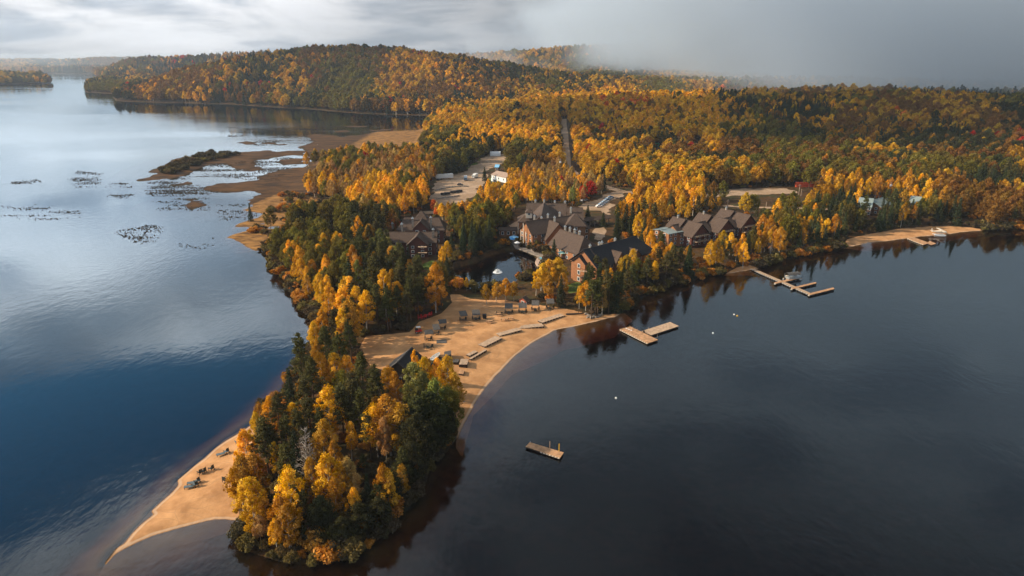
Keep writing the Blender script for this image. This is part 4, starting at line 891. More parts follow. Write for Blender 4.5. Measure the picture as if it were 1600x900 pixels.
for (a_, z_) in (((883, 358.5), 10.7), ((890.5, 361), 10.7), ((898, 363.5), 10.7), ((905.5, 366.5), 10.7), ((835, 342), 12), ((846, 344), 11.6), ((856, 339.5), 12), ((866.5, 344), 12), ((890, 352), 8.4), ((836.5, 317), 10.8), ((867, 318.4), 10.8), ((850, 316.8), 11.8), ((883, 319), 10.8), ((874.5, 337), 12), ((892, 329), 9.4)):
    x, y = P(a_[0], a_[1], z_); chimney(R3, x, y, z_-.1, 1.3, .8 if a_ != (890, 352) else 1.2, m_cream)
wk = MB(); w0, w1 = Vector(P(908, 344, 5)), Vector(P(952, 339, 5)); dd_ = (w1-w0).normalized(); nn_ = Vector((-dd_.y, dd_.x)); o_ = R3.location
for sg in (1, -1): wk.slab([(w0.x-o_.x, w0.y-o_.y, 4.6), (w1.x-o_.x, w1.y-o_.y, 4.6), (w1.x+nn_.x*2.2*sg-o_.x, w1.y+nn_.y*2.2*sg-o_.y, 3.3), (w0.x+nn_.x*2.2*sg-o_.x, w0.y+nn_.y*2.2*sg-o_.y, 3.3)][::sg], .18)
wkr = wk.build('walkway_roof', m_roof, R3)
for i in range(6):
    for sg in (1, -1): q = w0+(w1-w0)*((i+.5)/6)+nn_*1.7*sg; MB().box((q.x-o_.x, q.y-o_.y, 1.5), (.3, .3, 3.7)).build('post', m_stone, wkr)
sk = [MB().box((x-18, y-300, z_), (1.2, .9, .12), .5, .6).build('skylight', m_sky, R3) for x, y, z_ in ((P(851, 326, 9.6)+(8.3,)), (P(853.5, 325, 9.6)+(8.3,)))]
LAND['the main lodge'] = (18, 300)
# low house beside it
R4 = thing('low_building', P(793, 362, 2)+(1.6,), 'low flat-roofed timber service wing left of the main lodge terrace', 'building')
block(R4, P(779, 355.5, 5.2), P(808, 355, 5.2), 3.0, 4.4, 5.3, 1.6, m_wall, m_roof, .4, 0, (3, 1), 1)
# --- terrace, pool, umbrella
tp = MB().prism([(p_[0]-8, p_[1]-286) for p_ in PP([(798,378),(803,368),(815,372),(826,386),(842,394),(856,396),(868,392),(872,400),(853,404),(840,400),(822,393),(805,387)], 1.7)], 0, .55)
tag(tp.build('stone_terrace', m_stone, None, (8, 286, 1.3)), kind='structure')
pl_ = thing('swimming_pool', (*P(842, 389, 1.9), 1.86), 'small turquoise pool with stone rim on the lodge terrace', 'pool')
MB().box((0, 0, .06), (6.4, 4.2, .3), .5).build('rim', m_stone, pl_); MB().box((0, 0, .1), (5.4, 3.2, .28), .5).build('water', m_pool, pl_)
hp_ = thing('hot_tub', (*P(850, 404, 1.2), .9), 'round pale green whirlpool on a stone ledge at the pond edge', 'hot tub')
MB().cyl((0, 0, 0), 2.6, .6, 16).build('rim', m_stone, hp_); MB().cyl((0, 0, .56), 1.9, .08, 16).build('water', m_pool, hp_)
ts_ = thing('stone_ledge', (*P(846, 408, .9), .2), 'curved tan stone ledge reaching into the pond by the whirlpool', 'ledge')
MB().prism([(-1.8,-7),(1.6,-8),(3.2,-5),(2.6,3),(.6,7),(-1.6,5),(-2.6,-1)], 0, .75).build('slab', simple('tan_flagstone', (.46,.33,.25), .85, .15, 2.0), ts_)
def umbrella(px, py, label, m, s_=1.0):
    u_ = thing('parasol', (*P(px, py, 2), 1.85), label, 'parasol')
    MB().cyl((0, 0, 0), .05, 2.6, 6).build('pole', m_white, u_); MB().cyl((0, 0, 2.1), 1.8*s_, .75, 8, .05).build('canopy', m, u_); MB().box((0, 0, .06), (.5, .5, .12)).build('base', m_stone, u_)
umbrella(803, 377, 'bright blue open parasol on the terrace left of the main lodge', m_sky, 1.25); umbrella(800, 380, 'smaller blue parasol nearer the pond on the terrace', m_blue, .9); umbrella(808, 386, 'white parasol on the terrace close to the pond bank', m_white, .8)
umbrella(878, 402, 'pale green parasol between the yellow tree and the black-roofed lodge', simple('mint_canvas', (.35,.58,.5), .7, .1), 1.0)
# --- condominiums on the east shore
R5 = thing('terrace_houses', (88, 300, 1.5), 'row of joined chalets with light brown gable roofs, above the east shore', 'houses')
dr = Vector((.56, -.83)); nr_ = Vector((.83, .56))
for k_, (sx, sy) in enumerate(((72.0, 303.5), (85.6, 311.6), (98.6, 321.0))):
    A = Vector((sx, sy)); block(R5, A, A+dr*7.6, 6.3, 6.6, 12.2, 2.0, m_wallr, m_roof, .6, 0, (2, 2), 3)
    A2 = A+dr*7.4+Vector((1.1, .55)); block(R5, A2, A2+dr*8.6, 6.1, 6.4, 11.7, 2.0, m_wallr, m_roof, .9, 0, (2, 3), 3)
    q = A2+dr*8.8; balcony(R5, q.x, q.y, 4.2, 8, 1.8, math.atan2(nr_.y, nr_.x)); balcony(R5, q.x, q.y, 6.6, 8, 1.8, math.atan2(nr_.y, nr_.x))
    if k_ < 2: A3 = A+dr*8.5+nr_*4.5; block(R5, A3, A3+nr_*7.5, 5.0, 6.4, 10.2, 2.0, m_wallr, m_roof, .5, 0, (3, 0), 3)
    chimney(R5, *(A+dr*3), 11.9, 1.0, .6, m_cream)
A = Vector((64.4, 292.6)); block(R5, A, A+nr_*9, 5.2, 7.8, 8.6, 2.0, m_wallo, m_metal if False else m_mroof, .4, 0, (3, 2), 3)
block(R5, A+nr_*6+dr*1.0, A+nr_*14+dr*1.0, 5.0, 6.8, 10.2, 2.0, m_wallo, m_roof, .5, 0, (3, 1), 3)
LAND['the row of chalets'] = (88, 300)
# --- A-frame pavilion, red cabin
R6 = thing('beach_pavilion', (-28.5, 164, 1.4), 'open beach pavilion under a steep black gable roof, at the island end of the beach', 'pavilion')
A, B = Vector(P(643.8, 542.5, 6.6)), Vector(P(621, 566, 6.6)); block(R6, A, B, 5.4, 2.3, 6.6, 1.2, m_dark, m_roofd, .8, 0, (2, 1), 1)
d = (B-A).normalized(); n = Vector((-d.y, d.x)); sg = -1 if n.x > 0 else 1
n = n*sg; o_ = R6.location
MB().slab([(A.x-o_.x, A.y-o_.y, 6.68-o_.z), (B.x-o_.x, B.y-o_.y, 6.68-o_.z), (B.x+n.x*5.3-o_.x, B.y+n.y*5.3-o_.y, 2.46-o_.z), (A.x+n.x*5.3-o_.x, A.y+n.y*5.3-o_.y, 2.46-o_.z)][::1 if sg < 0 else -1], .05).build('sunlit_roof_side', m_canvas, R6)  # lighter overlay paints the sunlight on the left slope
R7 = thing('red_cabin', (*P(819, 471, 1.5), 1.3), 'tiny red cabin with brown roof behind the beach shelters', 'cabin')
block(R7, P(816, 465, 3.9), P(822, 462.5, 3.9), 1.7, 2.9, 4.0, 1.3, simple('brick_red_wall', (.33, .075, .035), .8, .15), m_roof, .25, 0, (1, 1), 1)
# --- buildings in the woods at the right
def house(name, label, cat, a, b_, z, hw, h, rh, wm, rm, win=(3, 1), st=1):
    x0, y0 = P(a[0], a[1], z+h+rh); x1, y1 = P(b_[0], b_[1], z+h+rh); zb = gz((x0+x1)/2, (y0+y1)/2)
    r_ = thing(name, ((x0+x1)/2, (y0+y1)/2, zb), label, cat); block(r_, (x0, y0), (x1, y1), hw, zb+h, zb+h+rh, zb, wm, rm, .4, 0, win, st); return r_
house('metal_roofed_house', 'long house with pale green metal roof among pines by the east shore', 'house', (1343, 307), (1366, 309), 2, 7, 4.5, 3.4, m_wall, m_mroof, (4, 2), 2)
house('metal_roofed_house', 'pale metal-roofed house wing right beside the long green-roofed house', 'house', (1362, 312), (1386, 306), 2, 6, 4.0, 3.0, m_wall, m_mroof, (3, 2), 2)
house('metal_roofed_house', 'small house with light metal gables, farthest right of the shore houses', 'house', (1424, 305), (1441, 307), 2, 6, 4.5, 3.2, m_wall, m_mroof, (3, 2), 2)
house('garage', 'white walled garage with tan roof at the yard edge', 'garage', (776, 266), (800, 271), 2, 5, 3.6, 2.0, m_white, m_tanroof, (3, 1), 1)
house('shed', 'small dark shed with bright blue roof in the middle of the yard', 'shed', (774, 256.5), (781, 256.8), 2, 2.6, 3.0, 1.6, m_wall, m_sky, (1, 1), 1)
qx = P(774, 243, 2); qz = gz(*qx)
Q = thing('storage_tent', (*qx, qz), 'white arched storage tent at the far end of the yard', 'tent'); mb = MB()
arc = [(math.cos(t)*3.2, math.sin(t)*3.4) for t in np.linspace(0, math.pi, 10)]
for i in range(9): mb.slab([(-4.4, arc[i][0], arc[i][1]), (4.4, arc[i][0], arc[i][1]), (4.4, arc[i+1][0], arc[i+1][1]), (-4.4, arc[i+1][0], arc[i+1][1])], .08)
mb.build('cover', m_white, Q)
for sx in (-4.3, 4.3): MB().slab([(sx, a_, b_) for a_, b_ in arc], .08, (1 if sx < 0 else -1, 0, 0)).build('end_panel', m_white, Q)
# --- vehicles
def wheels(root, xs, y, r, w_=.25):
    for x in xs:
        for sy in (-1, 1):
            t_ = MB().cyl((x, sy*y-w_/2, r), r, w_, 10, None, 'Y').build('wheel', m_black, root); MB().cyl((x, sy*(y+w_/2-.04)-.05, r), r*.55, .1, 8, None, 'Y').build('rim', m_metal, t_)
def car(px, py, rz, m, label, name='parked_car', suv=False, z=None, s_=1.0):
    x, y = P(px, py, 2); zg_ = gz(x, y); r_ = thing(name, (x, y, zg_+.12), label, 'car', rz, 'cars parked near the lodge')
    mb = MB(); prof = [(-2.2,.35),(-2.25,.85),(-1.5,.95),(.85,.95),(2.1,.82),(2.25,.5),(2.2,.35)]
    mb.slab([(a_, -.9, b_) for a_, b_ in prof], 1.8, (0, 1, 0)); mb.build('body', m, r_)
    tp_ = -2.1 if suv else -1.6; cb = [(tp_, .94), (tp_+.25, 1.5 if not suv else 1.65), (.35, 1.5 if not suv else 1.65), (1.0, .94)]
    c_ = MB().slab([(a_, -.78, b_) for a_, b_ in cb], 1.56, (0, 1, 0)).build('cabin', m, r_)
    MB().slab([(a_*.9, -.80, .98+(b_-.94)*.82) for a_, b_ in cb], 1.60, (0, 1, 0)).build('side_window', m_glass, r_)
    MB().slab([(.40, -.68, 1.44), (.40, .68, 1.44), (.99, .68, 1.0), (.99, -.68, 1.0)], .05, (.6, 0, .5)).build('windscreen', m_glass, r_)
    for sy in (-.6, .6): MB().box((2.22, sy, .66), (.08, .3, .16)).build('headlight', m_white, r_)
    wheels(r_, (-1.4, 1.4), .8, .33); r_.scale = (s_,)*3; return r_
cm = {'silver': simple('silver_paint', (.45,.5,.55), .3, .05, metal=.3), 'blue': simple('steel_blue_paint', (.10,.20,.32), .3, .05), 'white': m_white, 'black': simple('black_paint', (.03,.03,.035), .3, .05), 'pale': simple('pale_blue_paint', (.32,.46,.60), .3, .05)}
rowc = ['white', 'pale', 'silver', 'pale', 'white', 'blue', 'silver', 'pale']
ordn = ['nearest the camera', 'second from the near end', 'third from the near end', 'fourth from the near end', 'fourth from the far end', 'third from the far end', 'second from the far end', 'farthest from the camera']
for i, c_ in enumerate(rowc): car(936+i*2.6, 322.5-i*1.9, .35, cm[c_], ('%s car in the parking row on the gravel lot, %s' % (c_.replace('pale', 'pale blue').replace('blue blue', 'blue'), ordn[i])), s_=.85)
car(909.5, 313.5, 1.2, m_white, 'white car parked alone by the dark bushes at the lot entrance', s_=.85)
car(914.5, 313.2, 1.0, cm['silver'], 'silver car just right of the white car at the lot entrance', s_=.8)
car(1129, 301, .15, cm['blue'], 'steel blue car alone on the wide gravel pull-off', suv=True); car(719, 289, .1, cm['black'], 'black car on the open sand of the yard', s_=.9)
def container(px, py, rz, l, m, label, name, cat, h=2.6, w_=2.4, wh=False):
    x, y = P(px, py, 2); r_ = thing(name, (x, y, gz(x, y)+(.9 if wh else .05)), label, cat, rz)
    MB().box((0, 0, h/2), (l, w_, h)).build('box', m, r_)
    rb = MB()
    for i in range(int(l/.6)): rb.box((-l/2+.3+i*.6, 0, h/2), (.12, w_+.1, h-.25))
    rb.build('ribs', m, r_)
    MB().box((l/2+.03, -.6, h/2), (.06, 1.0, h-.3)).build('door', m, r_); MB().box((l/2+.03, .6, h/2), (.06, 1.0, h-.3)).build('door', m, r_)
    if wh: 
        wheels(r_, (-l/2+1.2, -l/2+2.4), 1.0, .5); 
        for t_ in r_.children:
            if t_.name.startswith('wheel'): t_.location.z = -.9
    return r_
container(694.5, 279.5, .28, 11.5, m_white, 'long white semi-trailer parked at the left edge of the yard', 'semi_trailer', 'trailer', wh=True)
container(1257, 291.5, 0, 11.5, m_ored, 'orange-red shipping container at the end of the gravel pull-off', 'shipping_container', 'container', 3.0)
container(807, 275.5, .3, 3.6, m_white, 'small white camper box beside the dirt track', 'camper', 'camper', 2.3, 2.1)
container(1092, 222.5, 1.4, 3.0, m_sky, 'light blue hut in the clearing on the hill', 'blue_hut', 'hut', 3.0)
def truck(px, py, rz, mc, mbx, label, s_=1.0):
    x, y = P(px, py, 2); r_ = thing('truck', (x, y, gz(x, y)+.1), label, 'truck', rz)
    MB().box((1.9, 0, 1.25), (1.8, 2.1, 1.5)).build('cab', mc, r_); MB().box((2.83, 0, 1.55), (.06, 1.8, .7)).build('windscreen', m_glass, r_)
    MB().box((-.9, 0, 1.6), (3.6, 2.2, 2.2)).build('box_body', mbx, r_); MB().box((0, 0, .45), (5.4, 1.6, .25)).build('chassis', m_black, r_); wheels(r_, (-1.8, 1.9), .95, .42); r_.scale = (s_,)*3
truck(727.5, 281, -1.5, cm['blue'], cm['silver'], 'blue-grey truck standing in the middle of the yard'); truck(742, 277, -2.0, m_white, m_white, 'white box truck beside the dark spruce in the yard'); truck(771, 283.5, -1.2, cm['silver'], m_white, 'white service truck in front of the garage', .8)
# dark covered trailers in the yard
tp0 = thing('utility_trailer', (0, 0, 0), 'x', 'trailer', 0, 'dark utility trailers in the yard')
MB().box((0, 0, .9), (3.4, 1.9, 1.0)).build('load', m_black, tp0); MB().box((0, 0, .35), (3.8, 1.7, .15)).build('frame', m_metal, tp0); wheels(tp0, (0,), .95, .36)
first = True
tl = ['leftmost dark covered trailer in the yard', 'second dark covered trailer from the left in the yard', 'dark covered trailer just right of the gap in the yard row', 'second dark covered trailer from the right end', 'rightmost dark covered trailer in the yard']
for (px, py), lb in zip(((693, 303.5), (699, 302.6), (708, 301), (713, 300.2), (718, 299.4)), tl):
    t_ = tp0 if first else copy_tree(tp0); first = False
    x, y = P(px, py, 2); t_.location = (x, y, gz(x, y)); t_.rotation_euler = (0, 0, .2); t_['label'] = lb
def nth(i): return ('first', 'second', 'third', 'fourth', 'fifth', 'sixth', 'seventh', 'eighth', 'ninth', 'tenth', 'eleventh', 'twelfth', 'thirteenth', 'fourteenth', 'fifteenth', 'sixteenth', 'seventeenth', 'eighteenth', 'nineteenth', 'twentieth', 'twenty-first', 'twenty-second')[i]
def rock_mesh(seed, m=None):
    r_ = random.Random(seed); import bmesh; bm = bmesh.new(); bmesh.ops.create_icosphere(bm, subdivisions=1, radius=.5)
    for v in bm.verts: v.co *= r_.uniform(.75, 1.2); v.co.z *= .75
    me = bpy.data.meshes.new('boulder'); bm.to_mesh(me); bm.free(); me.materials.append(m or m_rock); return me
rocks = [rock_mesh(i) for i in range(4)]
def boulder(x, y, s_, label, grp):
    o = link('boulder', rocks[int(rng.integers(4))], None, (x, y, max(gz(x, y), 0)+.15*s_), rng.uniform(0, 6), s_); tag(o, label, 'boulder', grp)
for i in range(22):
    f_ = i/21; px = 681+f_*50; py = 296.5-f_*5.5-2*math.sin(f_*3.1); x, y = P(px, py, 2); boulder(x, y, 1.3+.5*rng.random(), '%s boulder from the left in the upper row edging the yard' % nth(i), 'boulders in the upper yard row')
for i in range(18):
    f_ = i/17; x, y = P(683+f_*34, 309.5-f_*4, 2); boulder(x, y, 1.2+.5*rng.random(), '%s boulder from the left in the lower row edging the yard' % nth(i), 'boulders in the lower yard row')
for i in range(16): x, y = P(916+1.5*i, 489.5+rng.random()*6, .8); boulder(x, y, .7+.7*rng.random(), '%s shore boulder from the left under the birches at the beach end' % nth(i), 'boulders under the shore birches')
for i, (px, py) in enumerate(((700,590),(704,580),(717,596),(725,624),(700,647),(712,655))): x, y = P(px, py, 1); boulder(x, y, .5+.4*rng.random(), 'small dark stone on the beach near the island, %s from the pavilion' % nth(i), 'small stones on the beach')
# --- utility poles
PL = [(1246,290,319,'tall utility pole in front of the gravel pull-off, below the red container',1),(1262,307,322,'short pole beside the lower road, right of the tall utility pole',0),(1102.5,281,298,'utility pole at the left end of the gravel pull-off',1),
 (1314,291,307,'utility pole with grey transformer left of the green-roofed house',2),(1389,286,307,'utility pole with transformer right of the green-roofed house',2),(861,204,225,'utility pole left of the straight road, upper of the pair',1),(856,193,204,'farthest pole beside the straight road',0),
 (872,239,262,'utility pole with white transformer left of the road bend',2),(875,251,277,'tallest pole with white transformer below the road bend',2),(878.5,262,279,'pale pole just right of the transformer pole',0),(962.5,264,284,'utility pole beside the road to the parking lot',1),
 (661,268,284,'lone pole in the trees left of the white semi-trailer',0),(1251.5,296,306,'white marker pole beside the lower road',0),(1136,313,330,'light pole above the roofs of the chalets',1),(1197,316,324,'white post on the lower road',0)]
for px, yt, yb, lb, tr_ in PL:
    g_ = G(px, yb); dep = math.hypot(g_.y, 80-g_.z); h = (yb-yt)*dep/(1080*cp)*1.02; r_ = thing('utility_pole', (g_.x, g_.y, g_.z-.3), lb, 'pole')
    MB().cyl((0, 0, 0), .2, h+.3, 6, .14).build('shaft', m_pole, r_)
    if tr_ >= 1: MB().box((0, 0, h-.5), (2.0, .14, .16)).build('cross_arm', m_pole, r_)
    if tr_ == 2: MB().cyl((.35, -.2, h-2.2), .32, 1.0, 8).build('transformer', m_white, r_)
    if tr_ == 2: MB().cyl((-.35, -.2, h-2.2), .32, 1.0, 8).build('transformer', m_white, r_)
# --- playground frame and tennis court fence
q = G(1026, 230); r_ = thing('playground_frame', q, 'green play frame at the edge of the hillside track', 'play frame')
for sx in (-1.6, 1.6):
    for sy in (-.8, .8): MB().box((sx, sy, 1.6), (.3, .3, 3.4)).build('post', m_green, r_)
MB().box((0, 0, 3.3), (3.8, 2.0, .3)).build('top_beam', m_green, r_); MB().box((0, 0, 1.2), (3.4, 1.7, .2)).build('platform', m_green, r_)
f0, f1 = G(1046, 258), G(1108, 257); r_ = thing('wire_fence', (f0+f1)/2, 'long wire fence of a sports court among yellow trees', 'fence'); L_ = (f1-f0).length; an = math.atan2(f1.y-f0.y, f1.x-f0.x)
r_.rotation_euler = (0, 0, an); 
for i in range(12): MB().box((-L_/2+L_*i/11, 0, 1.4), (.12, .12, 3.0)).build('post', m_metal, r_)
MB().box((0, 0, 2.9), (L_, .1, .12)).build('rail', m_metal, r_); MB().box((0, 0, 1.5), (L_, .1, .1)).build('rail', m_metal, r_)
# ------------------------------------------------------------------ docks
def plank_deck(root, corners, z, th, m, along=True, name='deck', pw=.22, skirt=m_dark):
    """planked quad, corners a,b,c,d (a-b long side) in world xy"""
    o = root.location; a_, b_, c_, d_ = [Vector((q_[0]-o.x, q_[1]-o.y)) for q_ in corners]; n_ = max(3, int((b_-a_).length/pw)); mb = MB()
    for i in range(n_):
        f0_, f1_ = (i+.04)/n_, (i+.96)/n_; dz = .012*((i*7) % 3)
        mb.slab([(*(a_.lerp(b_, f0_)), z+dz), (*(a_.lerp(b_, f1_)), z+dz), (*(d_.lerp(c_, f1_)), z+dz), (*(d_.lerp(c_, f0_)), z+dz)], .05)
    pk_ = mb.build('planking', m, root); tag(pk_, kind='stuff')
    cc = (a_+b_+c_+d_)/4; s_ = [cc+(q_-cc)*.985 for q_ in (a_, b_, c_, d_)]
    MB().prism([tuple(q_) for q_ in s_], z-th, z-.052).build('frame_beam', skirt, root)
def dock(name, label, px4, ztop, mats_, float_=True, cat='dock', th=.35):
    cs = PP(px4, ztop); cx_ = sum(c_[0] for c_ in cs)/4; cy_ = sum(c_[1] for c_ in cs)/4
    r_ = thing(name, (cx_, cy_, 0), label, cat); plank_deck(r_, cs, ztop, th, mats_); 
    if float_:
        a_, b_, c_, d_ = [Vector((q_[0]-cx_, q_[1]-cy_)) for q_ in cs]; ang = math.atan2((b_-a_).y, (b_-a_).x)
        for f_ in np.linspace(.12, .88, max(2, int((b_-a_).length/2.2))):
            q_ = a_.lerp(b_, f_).lerp(d_.lerp(c_, f_), .5); MB().box((q_.x, q_.y, ztop-th-.12), (1.2, (d_-a_).length*.86, .4), ang).build('float', m_float, r_)
    return r_, cs
def edge_fender(root, p0, p1, z, n_, m=m_white):
    o = root.location; d_ = (Vector(p1)-Vector(p0)); ang = math.atan2(d_.y, d_.x)
    for i in range(n_):
        q_ = Vector(p0)+d_*((i+.5)/n_); MB().box((q_.x-o.x, q_.y-o.y, z), (d_.length/n_*.6, .16, .22), ang).build('fender', m, root)
def posts(root, pts, m=m_post, r=.07):
    o = root.location
    for px, py, zt in pts: x, y = P(px, py, .5); MB().cyl((x-o.x, y-o.y, -.6), r, zt+.6, 6).build('post', m, root)
D1, cs = dock('swim_platform', 'small planked swim platform with two posts, alone off the island', [(821,698),(875,715.5),(881,707),(827.5,691)], .5, m_deck, cat='platform')
edge_fender(D1, Vector(cs[0]).lerp(Vector(cs[1]), .42), cs[1], .36, 7, m_cream); posts(D1, [(859, 701.5, 2.4)], m_post, .06); posts(D1, [(873.5, 705, 2.3)], m_yel, .09); posts(D1, [(828.5, 691.5, .9)], m_metal, .04)
D2, cs = dock('swim_dock', 'brown planked floating dock with white edge, lower-left arm of the T', [(968,514.5),(1012,536.5),(1028.5,531),(985,510)], .55, m_deck)
edge_fender(D2, cs[0], cs[1], .38, 14, m_cream); posts(D2, [(988,517,1.8),(996,517,1.2),(1019,531,1.3),(1006.5,526,1.0),(1027,525,1.0),(984,512,1.2)], m_pole, .06); edge_fender(D2, P(977,512.5,.6), P(988,517,.6), .62, 3, m_white)
D3, cs = dock('swim_dock', 'paler tan planked floating dock, long upper-right arm of the T', [(1018,523.5),(1061,509.5),(1047,503),(1002,517.5)], .55, m_deckg)
posts(D3, [(1013,513,1.0),(1030,517.5,1.0)], m_pole, .06); o_ = D3.location; q = P(1006, 519, .6); MB().box((q[0]-o_.x, q[1]-o_.y, .8), (.5, .5, .5)).build('locker', m_dark, D3)
D4, cs = dock('marina_walkway', 'long narrow grey walkway of the marina pier running out from shore', [(1172,420),(1262,459.5),(1266,457.5),(1178,419.5)], .6, m_deckg)
edge_fender(D4, cs[0], cs[1], .45, 26, m_metal); edge_fender(D4, cs[3], cs[2], .45, 26, m_metal)
for lb, q4 in (('finger dock next to the moored pontoon boat, nearest the shore', [(1211,443.5),(1250,435),(1248,433),(1210,441)]), ('middle finger dock of the marina pier', [(1237,452),(1276,442.5),(1274.5,440.5),(1236,449.5)]), ('outermost finger dock at the end of the marina pier', [(1264,461.5),(1304,451.5),(1302,449),(1262.5,458.8)])):
    D5, cs = dock('finger_dock', lb, q4, .64, m_deck); MB().box((cs[0][0]-D5.location.x, cs[0][1]-D5.location.y, .6), (.5, .5, .4)).build('end_bumper', m_cream, D5)
D6, cs = dock('seaplane_dock', 'tan planked dock with stepped end beside the floatplane', [(1417.5,372.5),(1443,382.5),(1452,379.5),(1429,371)], .5, m_deck)
edge_fender(D6, cs[0], cs[1], .36, 9, m_cream)
D7, cs = dock('seaplane_dock', 'short outer section of the floatplane dock', [(1447,379.5),(1455.5,382.8),(1463,380.5),(1453,376.5)], .46, m_deck)
D8, cs = dock('pond_dock', 'small dock with red chairs on the near bank of the pond', [(712,446),(722,448),(724,443),(715,441)], .7, m_deckg)
# pontoon boat
x, y = P(1238, 437, 0); r_ = thing('pontoon_boat', (x, y, 0), 'covered pontoon boat with grey canopy moored at the marina pier', 'boat', .30)
for sy in (-1.05, 1.05): MB().cyl((-3.4, sy, .12), .34, 6.6, 8, .30, 'X').build('pontoon', m_metal, r_)
MB().box((0, 0, .55), (6.6, 2.6, .16)).build('deck', m_deckg, r_); MB().box((.2, 0, 1.05), (5.4, 2.5, .85)).build('side_panel', m_metal, r_)
cv = MB(); cv.slab([(-2.9, -1.35, 2.35), (2.9, -1.35, 2.35), (2.6, -.6, 2.85), (-2.6, -.6, 2.85)], .08); cv.slab([(-2.6, -.6, 2.85), (2.6, -.6, 2.85), (2.6, .6, 2.85), (-2.6, .6, 2.85)], .08); cv.slab([(-2.6, .6, 2.85), (2.6, .6, 2.85), (2.9, 1.35, 2.35), (-2.9, 1.35, 2.35)], .08)
cv.build('canopy', m_canvas, r_)
for sx in (-2.7, 0, 2.7):
    for sy in (-1.2, 1.2): MB().cyl((sx, sy, .6), .05, 1.85, 5).build('canopy_post', m_metal, r_)
for sx in (-1.8, 1.6): MB().box((sx, .7, 1.5), (1.4, .7, .4)).build('seat', m_cream, r_)
MB().box((-3.45, 0, .6), (.4, .5, 1.0)).build('outboard_motor', m_black, r_)
LAND['the marina pier'] = (104, 243)
# floatplane
x, y = P(1467, 367.5, 0); r_ = thing('floatplane', (x, y, 0), 'cream single-engine floatplane afloat at the far beach', 'aircraft', -.16)
fz_ = 1.75; secs = [(-3.6, .12, .18), (-2.4, .28, .36), (-.6, .5, .62), (1.2, .52, .68), (2.3, .42, .48), (2.9, .25, .28)]; V = []; F = []
for i, (xx, ry, rz_) in enumerate(secs):
    for k in range(8): t_ = 2*math.pi*k/8; V.append((xx, math.cos(t_)*ry, fz_+math.sin(t_)*rz_))
for i in range(5):
    for k in range(8): k2 = (k+1) % 8; F.append((i*8+k, i*8+k2, i*8+8+k2, i*8+8+k))
F += [tuple(range(7, -1, -1)), tuple(range(40, 48))]; link('fuselage', new_mesh('fuselage', V, F, (m_cream,), True), r_)
MB().box((.7, 0, fz_+.72), (1.25, 9.0, .14)).build('wing', m_cream, r_); MB().box((-3.3, 0, fz_+.25), (.8, 2.6, .08)).build('tailplane', m_cream, r_)
MB().slab([(-3.7, -.05, fz_+.1), (-2.7, -.05, fz_+.2), (-3.3, -.05, fz_+1.4), (-3.8, -.05, fz_+1.4)], .1, (0, 1, 0)).build('fin', m_cream, r_)
MB().box((1.2, 0, fz_+.45), (1.0, .95, .3)).build('windscreen', m_glass, r_); MB().box((2.98, 0, fz_), (.06, 1.9, .14), 0, .5).build('propeller', m_black, r_)
for sy in (-1, 1):
    fl_o = MB().slab([(-2.4, sy*1.0-.3, .45), (2.3, sy*1.0-.3, .5), (2.8, sy*1.0-.3, .35), (2.0, sy*1.0-.3, -.15), (-.3, sy*1.0-.3, -.2), (-2.4, sy*1.0-.3, .2)], .6, (0, 1, 0)).build('float', m_white, r_)
    for sx in (-.9, 1.2): MB().box((sx, sy*.75, .95), (.08, .08, 1.1), 0, -sy*.5).build('strut', m_metal, r_)
    MB().box((.7, sy*1.5, fz_+.3), (.1, 2.2, .06), 0, sy*.35).build('wing_strut', m_metal, r_)
LAND['the floatplane'] = (x, y)
# buoys
for px, py, m_, lb in ((962.5, 622, m_white, 'round white mooring buoy alone in front of the swim docks'), (1114, 520.5, m_white, 'white buoy right of the T-shaped swim dock'), (1147, 491.5, m_white, 'white buoy, left of a close pair off the marina pier'), (1152, 493.5, m_yel, 'yellow buoy, right of a close pair off the marina pier')):
    x, y = P(px, py, .1); r_ = thing('buoy', (x, y, 0), lb, 'buoy'); import bmesh
    bm = bmesh.new(); bmesh.ops.create_uvsphere(bm, u_segments=10, v_segments=6, radius=.28); me = bpy.data.meshes.new('ball'); bm.to_mesh(me); bm.free(); me.materials.append(m_); link('ball', me, r_, (0, 0, .12)); MB().cyl((0, 0, .3), .05, .2, 6).build('ring', m_metal, r_)
# fountain
x, y = P(777.5, 425.5, 0); r_ = thing('fountain', (x, y, 0), 'white spraying fountain in the middle of the pond', 'fountain')
jet = MB(); rr_ = random.Random(4)
for i in range(150):
    a_ = rr_.uniform(0, 6.28); t_ = rr_.random(); vr = rr_.uniform(.5, 1.9); px_ = vr*t_; pz = .15+2.0*4*t_*(1-t_)*.55*(1.2-.3*vr); s_ = rr_.uniform(.06, .16); jet.box((px_*math.cos(a_), px_*math.sin(a_), pz), (s_, s_, s_*1.6), a_)
jet.build('spray', m_spray, r_); MB().cyl((0, 0, -.1), .5, .25, 10).build('float', m_black, r_); MB().cyl((0, 0, .02), 1.9, .03, 20).build('foam_ring', m_spray, r_)
LAND['the pond fountain'] = (x, y)
# small yellow kayak at the shore
x, y = P(1043.5, 444, .1); r_ = thing('kayak', (x, y, .02), 'white and yellow kayak lying at the shore below the dark pines', 'kayak', 2.6)
MB().slab([(-2, 0, .3), (-1, -.35, .35), (1, -.35, .35), (2, 0, .3), (1, .35, .35), (-1, .35, .35)], .28).build('hull', m_white, r_); MB().box((0, 0, .36), (.9, .42, .06)).build('seat', m_yel, r_)
